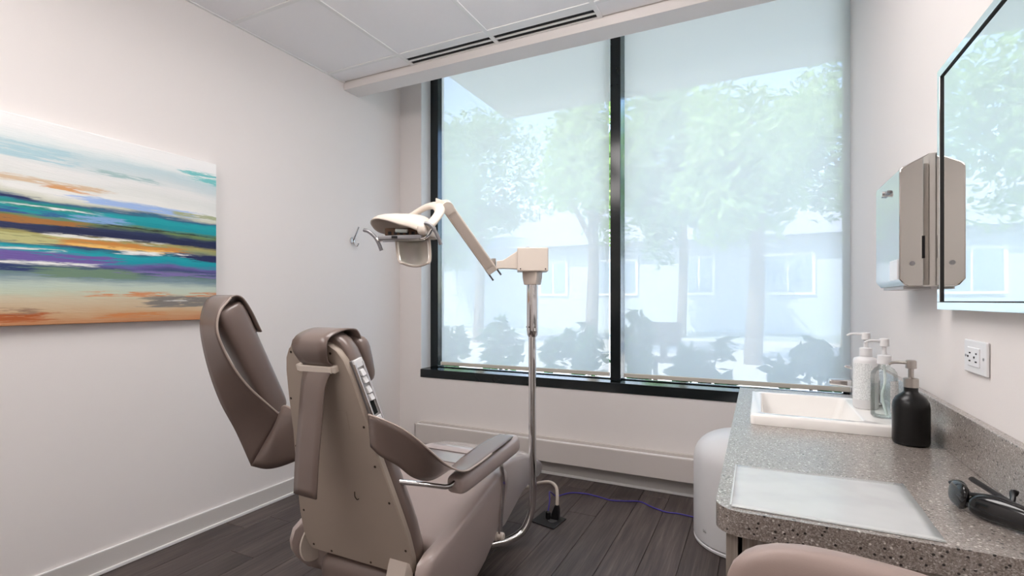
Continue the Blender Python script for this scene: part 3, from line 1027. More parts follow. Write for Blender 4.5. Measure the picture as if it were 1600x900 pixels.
# black safety glasses
sg = thing('safety_glasses', (0.375, 1.13, CZ), 'glossy black wraparound safety glasses folded on the counter', 'glasses')
def taper(f):
    return lambda x, y, z: (x, y * (1 - f * x), z * (1 - f * 0.7 * x) - 0.10 * x * x)
l1 = MB().superq((0.322, 1.163, CZ + 0.0245), (-0.10, 0.99, 0), (0.99, 0.10, 0), (0.10, -0.05, 1), 0.031, 0.007, 0.022, 0.75, 0.7, warp=taper(0.10)).build('lens', 'gloss_black', sg)
l2 = MB().superq((0.366, 1.092, CZ + 0.0225), (0.66, -0.75, 0), (0.75, 0.66, 0), (0.16, 0.12, 1), 0.056, 0.013, 0.020, 0.75, 0.7, warp=taper(0.22)).build('lens', 'gloss_black', sg)
MB().tube([(0.319, 1.193, CZ + 0.034), (0.327, 1.165, CZ + 0.044), (0.330, 1.140, CZ + 0.034), (0.338, 1.130, CZ + 0.036), (0.362, 1.103, CZ + 0.042), (0.390, 1.070, CZ + 0.034), (0.404, 1.046, CZ + 0.018)], 0.0036, 8).build('brow_bar', 'plastic_black', sg)
MB().tube([(0.326, 1.146, CZ + 0.026), (0.329, 1.135, CZ + 0.016), (0.336, 1.124, CZ + 0.024)], 0.006, 8).build('nose_bridge', 'plastic_black', sg)
sh = MB().superq((0.395, 1.070, CZ + 0.017), (0.30, 0.95, 0), (0.95, -0.30, 0), (0, 0, 1), 0.030, 0.007, 0.0165, 0.6).build('side_shield', 'gloss_black', sg)
MB().tube([(0.401, 1.056, CZ + 0.022), (0.399, 1.100, CZ + 0.020), (0.382, 1.165, CZ + 0.026), (0.362, 1.205, CZ + 0.036), (0.355, 1.216, CZ + 0.040)], [0.006, 0.005, 0.004, 0.004, 0.004], 8, flat=1.5).build('temple', 'plastic_black', sg)
MB().tube([(0.328, 1.186, CZ + 0.016), (0.350, 1.160, CZ + 0.012), (0.376, 1.130, CZ + 0.018), (0.386, 1.136, CZ + 0.034), (0.390, 1.150, CZ + 0.042), (0.397, 1.152, CZ + 0.040)], [0.006, 0.005, 0.004, 0.004, 0.004, 0.004], 8, flat=1.4).build('temple', 'plastic_black', sg)

# ---------------------------------------------------------------- air purifier
ap = thing('air_purifier', (-0.056, 2.578, 0), 'white domed air purifier on the floor behind the counter', 'air purifier')
pr = [(0.001, 0.0), (0.205, 0.0), (0.222, 0.004), (0.224, 0.014), (0.219, 0.018)]
MB().lathe(pr, (-0.056, 2.578, 0.0), 56).build('base_ring', 'plastic_white', ap)
bd = [(0.212, 0.019), (0.223, 0.024), (0.225, 0.032), (0.225, 0.375)]
for k in range(1, 11):
    a = math.pi / 2 * k / 10
    bd.append((0.225 * max(math.cos(a), 0.002) ** 0.75 if k < 10 else 0.002, 0.375 + 0.140 * math.sin(a) ** 0.95))
MB().lathe(bd, (-0.056, 2.578, 0.0), 56).build('housing', 'plastic_white', ap, angle=50)
lg = MB()
for k, (da, dz) in enumerate([(0, 0), (0.022, 0), (0.044, 0.0), (0.066, 0)]):
    a = math.radians(222) + da
    for s_ in ((0, 0.012), (0.010, 0.006)) if k % 2 == 0 else ((0, 0.007), (0.008, 0.007)):
        aa = a + s_[0]
        cx, cy = -0.056 + 0.2256 * math.cos(aa), 2.578 + 0.2256 * math.sin(aa)
        lg.obox((cx, cy, 0.075 + s_[1] / 2), (-math.sin(aa), math.cos(aa), 0), (math.cos(aa), math.sin(aa), 0), (0, 0, 1), 0.0011, 0.0006, s_[1] / 2)
lg.build('logo_mark', 'plastic_grey', ap)

# ---------------------------------------------------------------- operator stool (only its back shows)
sx, sy = 0.125, 0.66
so = thing('operator_stool', (sx, sy, 0), 'pinkish taupe upholstered stool back in front of the counter', 'stool')
def stool_warp(x, y, z):
    return x, y + 0.9 * x * x, z
MB().superq((0.130, 0.770, 0.706), (0.975, -0.22, 0), (-0.22, -0.975, 0), (0, 0, 1), 0.168, 0.032, 0.084, 0.62, 0.5, warp=stool_warp).build('backrest', 'vinyl_pink', so)
MB().superq((sx, 0.58, 0.50), (1, 0, 0), (0, 1, 0), (0, 0, 1), 0.19, 0.18, 0.038, 0.4, 0.9).build('seat', 'vinyl_pink', so)
MB().tube([(0.125, 0.60, 0.455), (0.125, 0.76, 0.455), (0.125, 0.835, 0.50), (0.125, 0.825, 0.69)], 0.011, sub=5).build('back_post', 'chrome', so)
MB().lathe([(0.045, 0.455), (0.045, 0.462), (0.026, 0.44), (0.026, 0.28), (0.032, 0.27), (0.032, 0.10)][::-1], (sx, 0.60, 0), 20).build('gas_column', 'chrome', so)
for k in range(5):
    a = 2 * math.pi * k / 5 + 0.3
    dx, dy = math.cos(a), math.sin(a)
    lgm = MB().tube([(sx + dx * 0.02, 0.60 + dy * 0.02, 0.11), (sx + dx * 0.12, 0.60 + dy * 0.12, 0.10), (sx + dx * 0.235, 0.60 + dy * 0.235, 0.072)], [0.02, 0.017, 0.014], sub=3).build('leg', 'chrome', so)
    MB().lathe([(0.001, -0.011), (0.027, -0.011), (0.029, 0), (0.027, 0.011), (0.001, 0.011)], (sx + dx * 0.235, 0.60 + dy * 0.235, 0.030), 18, 'X' if abs(dy) > abs(dx) else 'Y').build('caster', 'plastic_black', lgm)
    MB().tube([(sx + dx * 0.235, 0.60 + dy * 0.235, 0.080), (sx + dx * 0.235, 0.60 + dy * 0.235, 0.055)], 0.008, sub=1).build('caster_stem', 'chrome', lgm)

# ---------------------------------------------------------------- dental chair
CHX = -1.245
ch = thing('dental_chair', (CHX, 1.72, 0), 'taupe dental chair seen from behind with one armrest raised', 'dental chair')
TA = math.radians(15)
BK0 = Vector((CHX, 1.34, 0.22))
BU = Vector((0, -math.sin(TA), math.cos(TA)))
BN = Vector((0, -math.cos(TA), -math.sin(TA)))
BXv = Vector((1, 0, 0))


def bp(x, t, off=0.0):
    return BK0 + BXv * x + BU * t + BN * off


HALF = [(0.0, 0.222), (0.015, 0.238), (0.07, 0.245), (0.15, 0.240), (0.22, 0.228), (0.35, 0.202), (0.48, 0.175), (0.60, 0.158), (0.70, 0.140), (0.745, 0.126), (0.775, 0.106), (0.793, 0.078), (0.80, 0.045)]


def outline(grow=0.0, off=0.0, top=0.0):
    right = [bp(h + grow, t + (top * (t / 0.8)), off) for t, h in HALF]
    left = [bp(-h - grow, t + (top * (t / 0.8)), off) for t, h in reversed(HALF)]
    return right + left


MB().loft([outline(0.0, -0.012), outline(0.0, 0.004), outline(-0.004, 0.008)][::-1]).build('back_panel', 'plastic_taupe', ch, angle=40)
cu = [(-0.006, -0.012), (0.000, -0.016), (0.002, -0.032), (-0.004, -0.056), (-0.018, -0.076), (-0.042, -0.090), (-0.080, -0.097)]
MB().loft([outline(g, o_, 0.024 + (g - 0.002) * 0.5) for g, o_ in cu]).build('back_cushion', 'vinyl_taupe', ch, angle=70)
SCREWS = [(-0.095, 0.765), (0.075, 0.768), (-0.145, 0.60), (0.152, 0.53), (-0.215, 0.16), (-0.205, 0.02), (-0.12, 0.012), (0.06, 0.012), (0.165, 0.395), (0.195, 0.27), (-0.175, 0.42), (0.225, 0.10)]
for sxx, st in SCREWS:
    p = bp(sxx, st, 0.0075)
    mbx = MB()
    ring0 = [p + BXv * 0.0042 * math.cos(k * math.pi / 5) + BU * 0.0042 * math.sin(k * math.pi / 5) for k in range(10)]
    mbx.loft([ring0, [q + BN * 0.0018 for q in ring0]]).build('screw', 'screw_dark', ch)
# small moulded marks on the panel
MB().obox(bp(0.07, 0.545, 0.008), BXv, BU, BN, 0.022, 0.032, 0.0012).build('panel_boss', 'plastic_taupe', ch, 0.001)
MB().tube([bp(0.055, 0.285, 0.009), bp(0.052, 0.268, 0.009), bp(0.060, 0.258, 0.010), bp(0.068, 0.262, 0.010)], 0.0016, 6).build('scuff_hook', 'screw_dark', ch)

# head strap: over the top, through the loop, hanging plumb
sw = 0.070
rows = [(-0.104, 0.66), (-0.116, 0.74), (-0.106, 0.80), (-0.080, 0.818), (-0.04, 0.826), (0.004, 0.824), (0.026, 0.812), (0.036, 0.785), (0.030, 0.75), (0.018, 0.725)]
A_ = [bp(0.022 - sw * (1 if i < 8 else 0.86), t, o_) for i, (o_, t) in enumerate(rows)]
B_ = [bp(0.022 + sw * (1 if i < 8 else 0.86), t, o_) for i, (o_, t) in enumerate(rows)]
z_end = 0.524
for k, (yy, zz) in enumerate([(1.122, 0.86), (1.116, 0.76), (1.108, 0.64), (1.105, z_end)]):
    A_.append(Vector((CHX + 0.020 - 0.055 - 0.004 * k, yy, zz)))
    B_.append(Vector((CHX + 0.020 + 0.052 - 0.006 * k, yy - 0.006, zz)))
MB().sheet(A_, B_, 4, 5).build('head_strap', 'vinyl_taupe', ch, solid=0.005, angle=70)
lp = MB()
lp.obox(bp(0.014, 0.720, 0.024), BXv, BU, BN, 0.070, 0.011, 0.004)
lp.obox(bp(-0.058, 0.720, 0.014), BXv, BU, BN, 0.010, 0.011, 0.010)
lp.obox(bp(0.086, 0.720, 0.014), BXv, BU, BN, 0.010, 0.011, 0.010)
lp.build('strap_loop', 'plastic_cream', ch, 0.003)
# headrest cushion on the patient's side
MB().superq(bp(0.01, 0.70, -0.115), BXv, BU, BN, 0.100, 0.085, 0.028, 0.5, 0.45).build('headrest', 'vinyl_taupe', ch)

# switch panels on both sides of the back
for s_ in (1, -1):
    e0 = Vector(bp(s_ * 0.127, 0.738, -0.028))
    e1 = Vector(bp(s_ * 0.171, 0.525, -0.028))
    ax = (e1 - e0).normalized()
    nz = BN
    nrm = ax.cross(nz) * (1 if s_ > 0 else -1)
    if nrm.x * s_ < 0:
        nrm = -nrm
    c0 = (e0 + e1) / 2 + nrm * 0.006
    hl = (e1 - e0).length / 2
    pn = MB().obox(c0, ax, nz, nrm, hl, 0.021, 0.006)
    pan = pn.build('switch_panel', 'metal_grey' if s_ > 0 else 'plastic_black', ch, 0.003)
    if s_ > 0:
        MB().obox(c0 + nrm * 0.0055, ax, nz, nrm, hl - 0.028, 0.013, 0.0015).build('recess', 'plastic_grey', pan)
        rim = MB()
        for sd in (-1, 1):
            rim.obox(c0 + nrm * 0.009 + nz * sd * 0.0165, ax, nz, nrm, hl - 0.012, 0.0035, 0.004)
        rim.build('rim', 'chrome', pan, 0.0015)
        for q in (-1, 1):
            MB().obox(c0 + nrm * 0.008 + ax * q * (hl - 0.014), ax, nz, nrm, 0.013, 0.019, 0.004).build('end_plate', 'plastic_white', pan, 0.002)
        for q in (-0.58, -0.36, -0.06, 0.16):
            MB().obox(c0 + nrm * 0.011 + ax * q * hl, ax + nrm * 0.25, nz, nrm, 0.011, 0.008, 0.006).build('rocker_switch', 'plastic_white', pan, 0.002)
        MB().obox(c0 + nrm * 0.0072 + ax * 0.48 * hl, ax, nz, nrm, 0.022, 0.008, 0.001).build('display', 'black_void', pan)

# seat with drop sides
SEAT = [(1.292, 0.215), (1.288, 0.245), (1.302, 0.282), (1.338, 0.302), (1.42, 0.318), (1.55, 0.352), (1.70, 0.398), (1.80, 0.424), (1.86, 0.430), (1.895, 0.412), (1.905, 0.372),
        (1.885, 0.315), (1.84, 0.245), (1.77, 0.17), (1.69, 0.115), (1.60, 0.075), (1.50, 0.065), (1.42, 0.085), (1.36, 0.125), (1.315, 0.175)]
cyc = sum(p[0] for p in SEAT) / len(SEAT)
czc = sum(p[1] for p in SEAT) / len(SEAT)
rings = []
for xx in (-0.312, -0.309, -0.302, -0.290, -0.272, -0.262, -0.240, -0.15, 0, 0.15, 0.240, 0.262, 0.272, 0.290, 0.302, 0.309, 0.312):
    ax_ = abs(xx)
    if ax_ > 0.27:
        q = min(1.0, (ax_ - 0.27) / 0.042)
        s_ = 1 - 0.15 * (1 - math.sqrt(max(0, 1 - q * q)))
    else:
        s_ = 1.0
    ring = []
    for (yy, zz) in SEAT:
        y2, z2 = cyc + (yy - cyc) * s_, czc + (zz - czc) * s_
        if ax_ <= 0.262:
            y2 = max(y2, 1.395)
            if z2 > 0.33:
                z2 -= 0.010 * (1 - (ax_ / 0.27) ** 2)
        ring.append((CHX + xx, y2, z2))
    rings.append(ring)
MB().loft(rings).build('seat', 'vinyl_seat', ch, angle=60)
for s_ in (-1, 1):
    MB().lathe([(0.001, -0.004), (0.070, -0.004), (0.074, 0.0), (0.070, 0.004), (0.001, 0.004)], (CHX + s_ * 0.259, 1.383, 0.215), 32, 'X').build('hinge_cover', 'plastic_cream', ch)
MB().superq((CHX, 1.43, 0.115), (1, 0, 0), (0, 1, 0), (0, 0, 1), 0.215, 0.105, 0.095, 0.5, 0.5).build('rear_bolster', 'vinyl_taupe', ch)
bkt = MB()
bkt.loft([[(CHX + 0.168, yy + a * 0.0, zz) for a in (0,)] and [(CHX + 0.150, yy - d_, zz), (CHX + 0.222, yy - d_, zz), (CHX + 0.236, yy, zz), (CHX + 0.150, yy, zz)] for yy, zz, d_ in
          ((1.345, 0.02, 0.055), (1.340, 0.10, 0.055), (1.338, 0.17, 0.048), (1.332, 0.22, 0.032), (1.326, 0.255, 0.014), (1.322, 0.275, 0.001))])
bkt.build('back_bracket', 'plastic_beige', ch, 0.004)
MB().superq((CHX, 1.67, 0.030), (1, 0, 0), (0, 1, 0), (0, 0, 1), 0.20, 0.21, 0.030, 0.3, 0.35).build('base_plate', 'plastic_black', ch)
MB().box(CHX - 0.15, CHX + 0.15, 1.52, 1.80, 0.03, 0.16).build('lift_housing', 'rubber_dark', ch, 0.02, 3)

# leg rest with its glossy foot cover
LEG = [(1.84, 0.424), (1.95, 0.424), (2.06, 0.416), (2.18, 0.394), (2.28, 0.362), (2.36, 0.325), (2.41, 0.292), (2.42, 0.262), (2.405, 0.238), (2.36, 0.230), (2.26, 0.238), (2.15, 0.215), (2.05, 0.165), (1.97, 0.125), (1.88, 0.115), (1.82, 0.20)]
rings = []
lyc = sum(p[0] for p in LEG) / len(LEG)
lzc = sum(p[1] for p in LEG) / len(LEG)
for xx in (-0.247, -0.243, -0.234, -0.219, -0.193, -0.1, 0, 0.1, 0.193, 0.219, 0.234, 0.243, 0.247):
    ax_ = abs(xx)
    q = min(1.0, max(0.0, (ax_ - 0.185) / 0.062))
    ring = []
    for (yy, zz) in LEG:
        up = 1 - 0.22 * (1 - math.sqrt(max(0, 1 - q * q))) if zz > 0.25 else 1 - 0.10 * q * q
        yfac = 1 - 0.10 * q ** 2 if yy > 2.1 else 1.0
        # front corners are rounded in plan
        ring.append((CHX + xx, lyc + (yy - lyc) * yfac, lzc + (zz - lzc) * up))
    rings.append(ring)
MB().loft(rings).build('leg_rest', 'plastic_leg', ch, angle=60)
fcv = []
for xx in (-0.240, -0.234, -0.220, -0.190, -0.1, 0, 0.1, 0.190, 0.220, 0.234, 0.240):
    q = min(1.0, max(0.0, (abs(xx) - 0.178) / 0.062))
    row = []
    for (yy, zz) in [(1.965, 0.427), (2.06, 0.421), (2.18, 0.400), (2.28, 0.369), (2.35, 0.336), (2.40, 0.304)]:
        yy2 = lyc + (yy - lyc) * (1 - 0.06 * q * q if yy > 2.1 else 1)
        row.append((CHX + xx, yy2, zz - 0.030 * (1 - math.sqrt(max(0, 1 - q * q)))))
    fcv.append(row)
MB().loft(fcv, False, False, False).build('foot_cover', simple('cover_gloss', (196, 184, 182), 0.10, vary=0.03, coat=0.8), ch, solid=0.004, angle=70)
MB().superq((CHX, 2.30, 0.222), (1, 0, 0), (0, 1, 0), (0, 0, 1), 0.215, 0.085, 0.018, 0.35, 0.35).build('foot_plate', 'plastic_grey', ch)

# ---- right armrest (down)
def arm(parent_name, p0, p1, upv, hw, hh):
    p0, p1 = Vector(p0), Vector(p1)
    ax = (p1 - p0).normalized()
    upv = Vector(upv)
    upv = (upv - ax * upv.dot(ax)).normalized()
    sd = ax.cross(upv)
    L_ = (p1 - p0).length / 2
    return MB().superq((p0 + p1) / 2, sd, upv, ax, hw, hh, L_, 0.22, 0.5, warp=lambda x, y, z: (x * (0.94 + 0.06 * z), y * (0.92 + 0.08 * z), z))


arm('r', (-0.930, 1.455, 0.488), (-0.930, 1.905, 0.528), (0, 0, 1), 0.043, 0.038).build('arm_pad', 'vinyl_seat', ch, angle=70)
MB().tube([(-1.082, 1.268, 0.545), (-1.00, 1.330, 0.528), (-0.955, 1.385, 0.508), (-0.934, 1.425, 0.497), (-0.930, 1.480, 0.505)], 0.0085, 12).build('arm_rod', 'chrome', ch)
MB().lathe([(0.001, -0.002), (0.016, -0.002), (0.016, 0.006), (0.010, 0.010), (0.001, 0.010)], (-1.062, 1.284, 0.541), 18, 'X').build('rod_socket', 'steel_satin', ch)
ps = MB()
ps.loft([[(-0.928 + a, yy + b, zz) for a, b in ((-0.004, -0.011), (0.004, -0.011), (0.004, 0.011), (-0.004, 0.011))] for yy, zz in
         ((1.800, 0.490), (1.798, 0.455), (1.810, 0.415), (1.818, 0.375), (1.808, 0.32), (1.795, 0.24), (1.790, 0.165))])
pst = ps.build('arm_post', 'chrome', ch, 0.0015)
MB().lathe([(0.001, -0.012), (0.014, -0.012), (0.016, -0.008), (0.016, 0.010), (0.011, 0.014), (0.001, 0.014)], (-0.926, 1.790, 0.178), 18, 'X').build('pivot_knob', 'plastic_cream', pst)
MB().lathe([(0.001, 0), (0.017, 0), (0.017, 0.020), (0.001, 0.020)], (-0.957, 1.782, 0.178), 18, 'X').build('pivot_washer', 'plastic_cream', pst)
# sling from the back to the pad
Tn = [(-1.070, 1.190, 0.772), (-1.020, 1.180, 0.768), (-0.980, 1.222, 0.737), (-0.950, 1.267, 0.695), (-0.920, 1.310, 0.644), (-0.900, 1.370, 0.588), (-0.886, 1.446, 0.549),
      (-0.887, 1.530, 0.545), (-0.888, 1.645, 0.554), (-0.892, 1.760, 0.562), (-0.900, 1.850, 0.565)]
Ln = [(-1.070, 1.200, 0.672), (-1.030, 1.200, 0.648), (-1.000, 1.235, 0.615), (-0.985, 1.297, 0.560), (-0.982, 1.385, 0.523), (-0.978, 1.470, 0.524), (-0.974, 1.520, 0.536),
      (-0.974, 1.590, 0.548), (-0.973, 1.680, 0.558), (-0.970, 1.770, 0.564), (-0.962, 1.850, 0.567)]
MB().sheet(Tn, Ln, 7, 6).build('arm_sling', 'vinyl_taupe', ch, solid=0.005, angle=75)
MB().tube(Tn[:9], 0.0032, 6, 5).build('sling_piping', 'vinyl_edge', ch)

# ---- left armrest (raised)
PD = Vector((0, -0.477, 0.879))
PNv = Vector((0, 0.879, 0.477))
PO = Vector((-1.555, 1.255, 0.742))
def pp(x, s, o_):
    return Vector((x, PO.y, PO.z)) + PD * s + PNv * o_
arm('l', pp(-1.555, -0.01, -0.012), pp(-1.555, 0.412, -0.003), PNv, 0.042, 0.051).build('arm_pad', 'vinyl_taupe', ch, angle=70)
MB().tube([pp(-1.555, 0.03, 0), (-1.540, 1.285, 0.715), (-1.515, 1.300, 0.67), (-1.480, 1.295, 0.60), (-1.44, 1.29, 0.53)], 0.0085, 12).build('arm_rod', 'chrome', ch)
AL = [pp(-1.605, 0.285, 0.047), pp(-1.606, 0.36, 0.048), pp(-1.610, 0.420, 0.040), pp(-1.615, 0.440, 0.008), (-1.620, 1.030, 1.100), (-1.620, 1.020, 1.045), (-1.620, 1.028, 0.975), (-1.620, 1.052, 0.878), (-1.620, 1.089, 0.776), (-1.620, 1.145, 0.665), (-1.602, 1.188, 0.540)]
BL = [pp(-1.512, 0.285, 0.047), pp(-1.512, 0.36, 0.048), pp(-1.514, 0.420, 0.040), pp(-1.516, 0.438, 0.008), (-1.520, 1.018, 1.085), (-1.520, 1.010, 1.030), (-1.520, 1.030, 0.970), (-1.520, 1.070, 0.897), (-1.520, 1.122, 0.830), (-1.520, 1.185, 0.768), (-1.518, 1.240, 0.715)]
MB().sheet(AL, BL, 7, 6).build('arm_sling', 'vinyl_taupe', ch, solid=0.005, angle=75)
MB().tube(BL[3:], 0.0035, 6, 5).build('sling_piping', 'vinyl_edge', ch)
A2 = [(-1.602, 1.188, 0.540), (-1.560, 1.215, 0.528), (-1.515, 1.238, 0.536), (-1.440, 1.250, 0.566)]
B2 = [(-1.518, 1.240, 0.715), (-1.490, 1.222, 0.746), (-1.462, 1.215, 0.758), (-1.405, 1.205, 0.748)]
MB().sheet(A2, B2, 7, 6, bulge=(0.012, -0.022, 0.0)).build('sling_fold', 'vinyl_taupe', ch, solid=0.005, angle=75)
MB().tube(B2, 0.0032, 6, 5).build('sling_piping', 'vinyl_edge', ch)

# ---------------------------------------------------------------- dental light
PXX, PYY = -0.932, 2.118
dl = thing('dental_light', (PXX, PYY, 0), 'cream dental examination lamp on a chrome pole beside the chair', 'dental light')
Rv = Vector((math.cos(YAW), math.sin(YAW), 0))        # along the lamp head
Fv = Vector((-math.sin(YAW), math.cos(YAW), 0))       # away from the room's near end
Zv = Vector((0, 0, 1))
MB().tube([(-1.12, 1.90, 0.045), (-1.06, 1.955, 0.045), (-1.00, 2.02, 0.050), (-0.955, 2.085, 0.085), (PXX, PYY, 0.20), (PXX, PYY, 0.45), (PXX, PYY, 0.72), (PXX, PYY, 0.965)], 0.0175, 20, 6).build('lower_pole', 'chrome', dl)
MB().tube([(-1.17, 1.892, 0.021), (-1.11, 1.905, 0.030)], 0.02, 12, 2).build('mounting_foot', 'plastic_black', dl)
MB().lathe([(0.0178, 0.955), (0.023, 0.962), (0.0265, 0.985), (0.0265, 1.20), (0.020, 1.205)], (PXX, PYY, 0), 28).build('upper_pole', 'chrome', dl)
for k in range(3):
    a = math.radians(200 + 60 * k)
    MB().lathe([(0.003, 0), (0.003, 0.002)], (PXX + 0.0262 * math.cos(a), PYY + 0.0262 * math.sin(a) - 0.002, 1.0), 8, 'Y').build('set_screw', 'screw_dark', dl)
MB().loft([rect(PXX - 0.031, PXX + 0.031, PYY - 0.031, PYY + 0.031, 1.193, 0.008), rect(PXX - 0.036, PXX + 0.036, PYY - 0.036, PYY + 0.036, 1.225, 0.008), rect(PXX - 0.037, PXX + 0.037, PYY - 0.037, PYY + 0.037, 1.253, 0.008)]).build('collar', 'plastic_beige', dl, 0.003)
pc = Vector((PXX, PYY, 1.306))
hb = MB().obox(pc, Rv, Fv, Zv, 0.070, 0.055, 0.054).build('junction_box', 'plastic_cream', dl, 0.006, 3)
MB().lathe([(0.012, 0), (0.012, 0.006), (0.008, 0.008)], (pc.x - 0.02, pc.y - 0.01, pc.z + 0.0535), 16).build('cap', 'plastic_grey', hb)
for q in (-1, 1):
    MB().lathe([(0.003, 0), (0.003, 0.002)], tuple(pc + Rv * 0.056 * q - Fv * 0.0565 - Zv * 0.043), 8, 'Y').build('screw', 'screw_dark', hb)
# short tapered arm to the knuckle
e0, e1, e2 = pc - Rv * 0.068 + Zv * 0.000, pc - Rv * 0.135 - Zv * 0.020, pc - Rv * 0.165 - Zv * 0.022
MB().loft([[p + Fv * a * w_ + Zv * b * h_ for a, b in ((-1, -1), (1, -1), (1, 1), (-1, 1))] for p, w_, h_ in ((e0, 0.03, 0.042), (e0.lerp(e1, 0.5), 0.024, 0.030), (e1, 0.020, 0.019), (e2, 0.018, 0.018))][::-1]).build('short_arm', 'plastic_cream', dl, 0.004, 3)
kn_c = pc - Rv * 0.178 - Zv * 0.020
MB().tube([kn_c - Zv * 0.026, kn_c + Zv * 0.028], 0.011, 12, 1).build('knuckle_pin', 'steel_satin', dl)
# long spring arm
b0 = kn_c - Rv * 0.010 - Zv * 0.030 + Rv * 0.005
b1 = Vector((-1.192, 1.806, 1.520))
bd_ = (b1 - b0).normalized()
bw = bd_.cross(Fv).normalized()
bs = bd_.cross(bw).normalized()
MB().obox((b0 + b1) / 2, bd_, bw, bs, (b1 - b0).length / 2, 0.025, 0.022).build('spring_arm', 'plastic_cream', dl, 0.006, 3)
MB().obox((b0 + b1) / 2 - bw * 0.001, bd_, bw, bs, (b1 - b0).length / 2 - 0.03, 0.018, 0.0232).build('arm_side_panel', 'plastic_beige', dl, 0.002)
for q in (-1, 1):
    MB().obox(b0 + bd_ * -0.006 + bw * 0.022 * q, bd_, bw, bs, 0.030, 0.004, 0.012).build('fork_plate', 'metal_grey', dl, 0.001)
MB().tube([b1 - bs * 0.028, b1 + bs * 0.028], 0.026, 20, 1).build('arm_pivot', 'plastic_cream', dl)
HC = Vector((-1.330, 1.700, 1.400))          # lamp head centre (px about 630,365)
def hp(a, b, c):
    """a along the head to the right, b towards the room's near end, c up"""
    return HC + Rv * a - Fv * b + Zv * c
jt = hp(0.140, -0.02, 0.128)
MB().obox(b1.lerp(jt, 0.55), (b1 - jt), Fv, Zv, 0.030, 0.016, 0.020).build('pivot_block', 'plastic_cream', dl, 0.003)
MB().tube([jt - Zv * 0.03, jt + Zv * 0.018], 0.013, 14, 1).build('yoke_pin', 'plastic_cream', dl)
yk = [hp(-0.030, -0.090, 0.050), hp(-0.018, -0.092, 0.072), hp(0.027, -0.085, 0.102), hp(0.080, -0.060, 0.124), hp(0.126, -0.020, 0.122), hp(0.148, 0.025, 0.090), hp(0.132, 0.070, 0.046), hp(0.104, 0.090, 0.014)]
MB().tube(yk, [0.011, 0.012, 0.013, 0.014, 0.014, 0.013, 0.013, 0.015], 12, 6, flat=1.7, ref=(0, 0, 1)).build('yoke', 'plastic_cream', dl, angle=70)
MB().superq(hp(0.088, 0.088, 0.006), Rv, -Fv, Zv, 0.020, 0.024, 0.021, 0.7).build('yoke_knob', 'plastic_cream', dl)
# hood: shell dome, open below, rim raised towards the front left
head = empty('lamp_head', HC)
head.parent = dl
head.location = HC - Vector(dl.location)
nu, nv = 40, 12
hv, hf = [], []
for i in range(nv + 1):
    ph = math.pi / 2 * i / nv
    for k in range(nu):
        th = 2 * math.pi * k / nu
        ca_, sa_ = math.cos(th), math.sin(th)
        ra = math.copysign(abs(ca_) ** 0.85, ca_)
        rb = math.copysign(abs(sa_) ** 0.85, sa_)
        front = max(0.0, -0.55 * ca_ + 0.83 * sa_)
        rise = 0.045 * front ** 1.5
        sz = math.sin(ph)
        a = 0.004 + 0.128 * ra * math.cos(ph) ** 0.5 if i < nv else 0.0 + 0.004 + 0.001 * ra
        b = 0.098 * rb * math.cos(ph) ** 0.5 if i < nv else 0.001 * rb
        low = -0.012 + rise - 0.012 * ca_ * 0.5
        c = low + (0.076 - low) * sz
        # beak towards the left
        if ca_ < 0:
            c += 0.022 * (-ca_) * (1 - sz)
            a -= 0.016 * (-ca_) * (1 - sz)
        hv.append(hp(a, b, c))
for i in range(nv):
    for k in range(nu):
        q = (k + 1) % nu
        hf.append((i * nu + k, i * nu + q, (i + 1) * nu + q, (i + 1) * nu + k))
MB().add(hv, hf).build('hood', 'plastic_cream', head, solid=0.006, angle=70)
MB().obox(hp(-0.01, -0.005, 0.004), Rv, Fv, Zv, 0.066, 0.045, 0.016).build('bulb_housing', 'brown_part', head, 0.004)
MB().tube([hp(-0.03, 0.045, 0.008), hp(0.02, 0.048, 0.006)], 0.008, 10, 2).build('bulb', 'liquid_clear', head)
for k in range(5):
    MB().obox(hp(-0.055 + 0.024 * k, 0.041, -0.002), Rv, Fv, Zv, 0.006, 0.004, 0.006).build('cooling_slot', 'black_void', head)
MB().obox(hp(-0.005, 0.045, -0.024), Rv + Zv * 0.03, Fv, Zv, 0.088, 0.040, 0.009).build('light_bar', 'metal_grey', head, 0.004)
MB().obox(hp(-0.025, 0.0862, -0.024), Rv, Fv, Zv, 0.012, 0.0012, 0.005).build('switch', 'plastic_black', head)
# reflector bowl below the bar: cream back shell with a mirrored inside
def bowl(shrink, fwd, n=18, m=14):
    rows_ = []
    for i in range(m + 1):
        q = i / m
        row = []
        for k in range(n + 1):
            x_ = -1 + 2 * k / n
            half = (0.068 - 0.018 * q ** 3) * shrink
            dep = 0.060 * (1 - x_ * x_) * (1 - 0.75 * q ** 2)
            a_ = 0.038 + 0.016 * q + half * x_
            row.append(hp(a_, 0.035 - dep + 0.030 * q ** 2 + fwd, -0.026 - 0.112 * math.sin(q * math.pi / 2) * (1 - 0.10 * x_ * x_ * q) * (0.5 + 0.5 * shrink)))
        rows_.append(row)
    return rows_
rows_ = bowl(1.0, 0.0)
shell = MB().loft(rows_, False, False, False).build('reflector_shell', 'plastic_beige', head, solid=0.006, angle=70)
MB().tube([r_[0] for r_ in rows_[::2]] + rows_[-1][3:-3:3] + [r_[-1] for r_ in rows_[::-2]], 0.0055, 8, 3).build('rim', 'plastic_beige', shell, angle=70)
t_ = NT('reflector_mirror')
rv = t_.noise(t_.mapping(t_.coord(), (9, 9, 3)), 2.0, 1, out='Color')
M['reflector_mirror'] = t_.done(t_.principled(t_.mix(0.12, (0.95, 0.90, 0.82, 1), rv), 0.16, 0.6))  # pale, partly diffuse base stands in for pale reflections in the bowl
MB().loft(bowl(0.94, 0.006), False, False, False).build('reflector', 'reflector_mirror', head, solid=0.0015, angle=70)
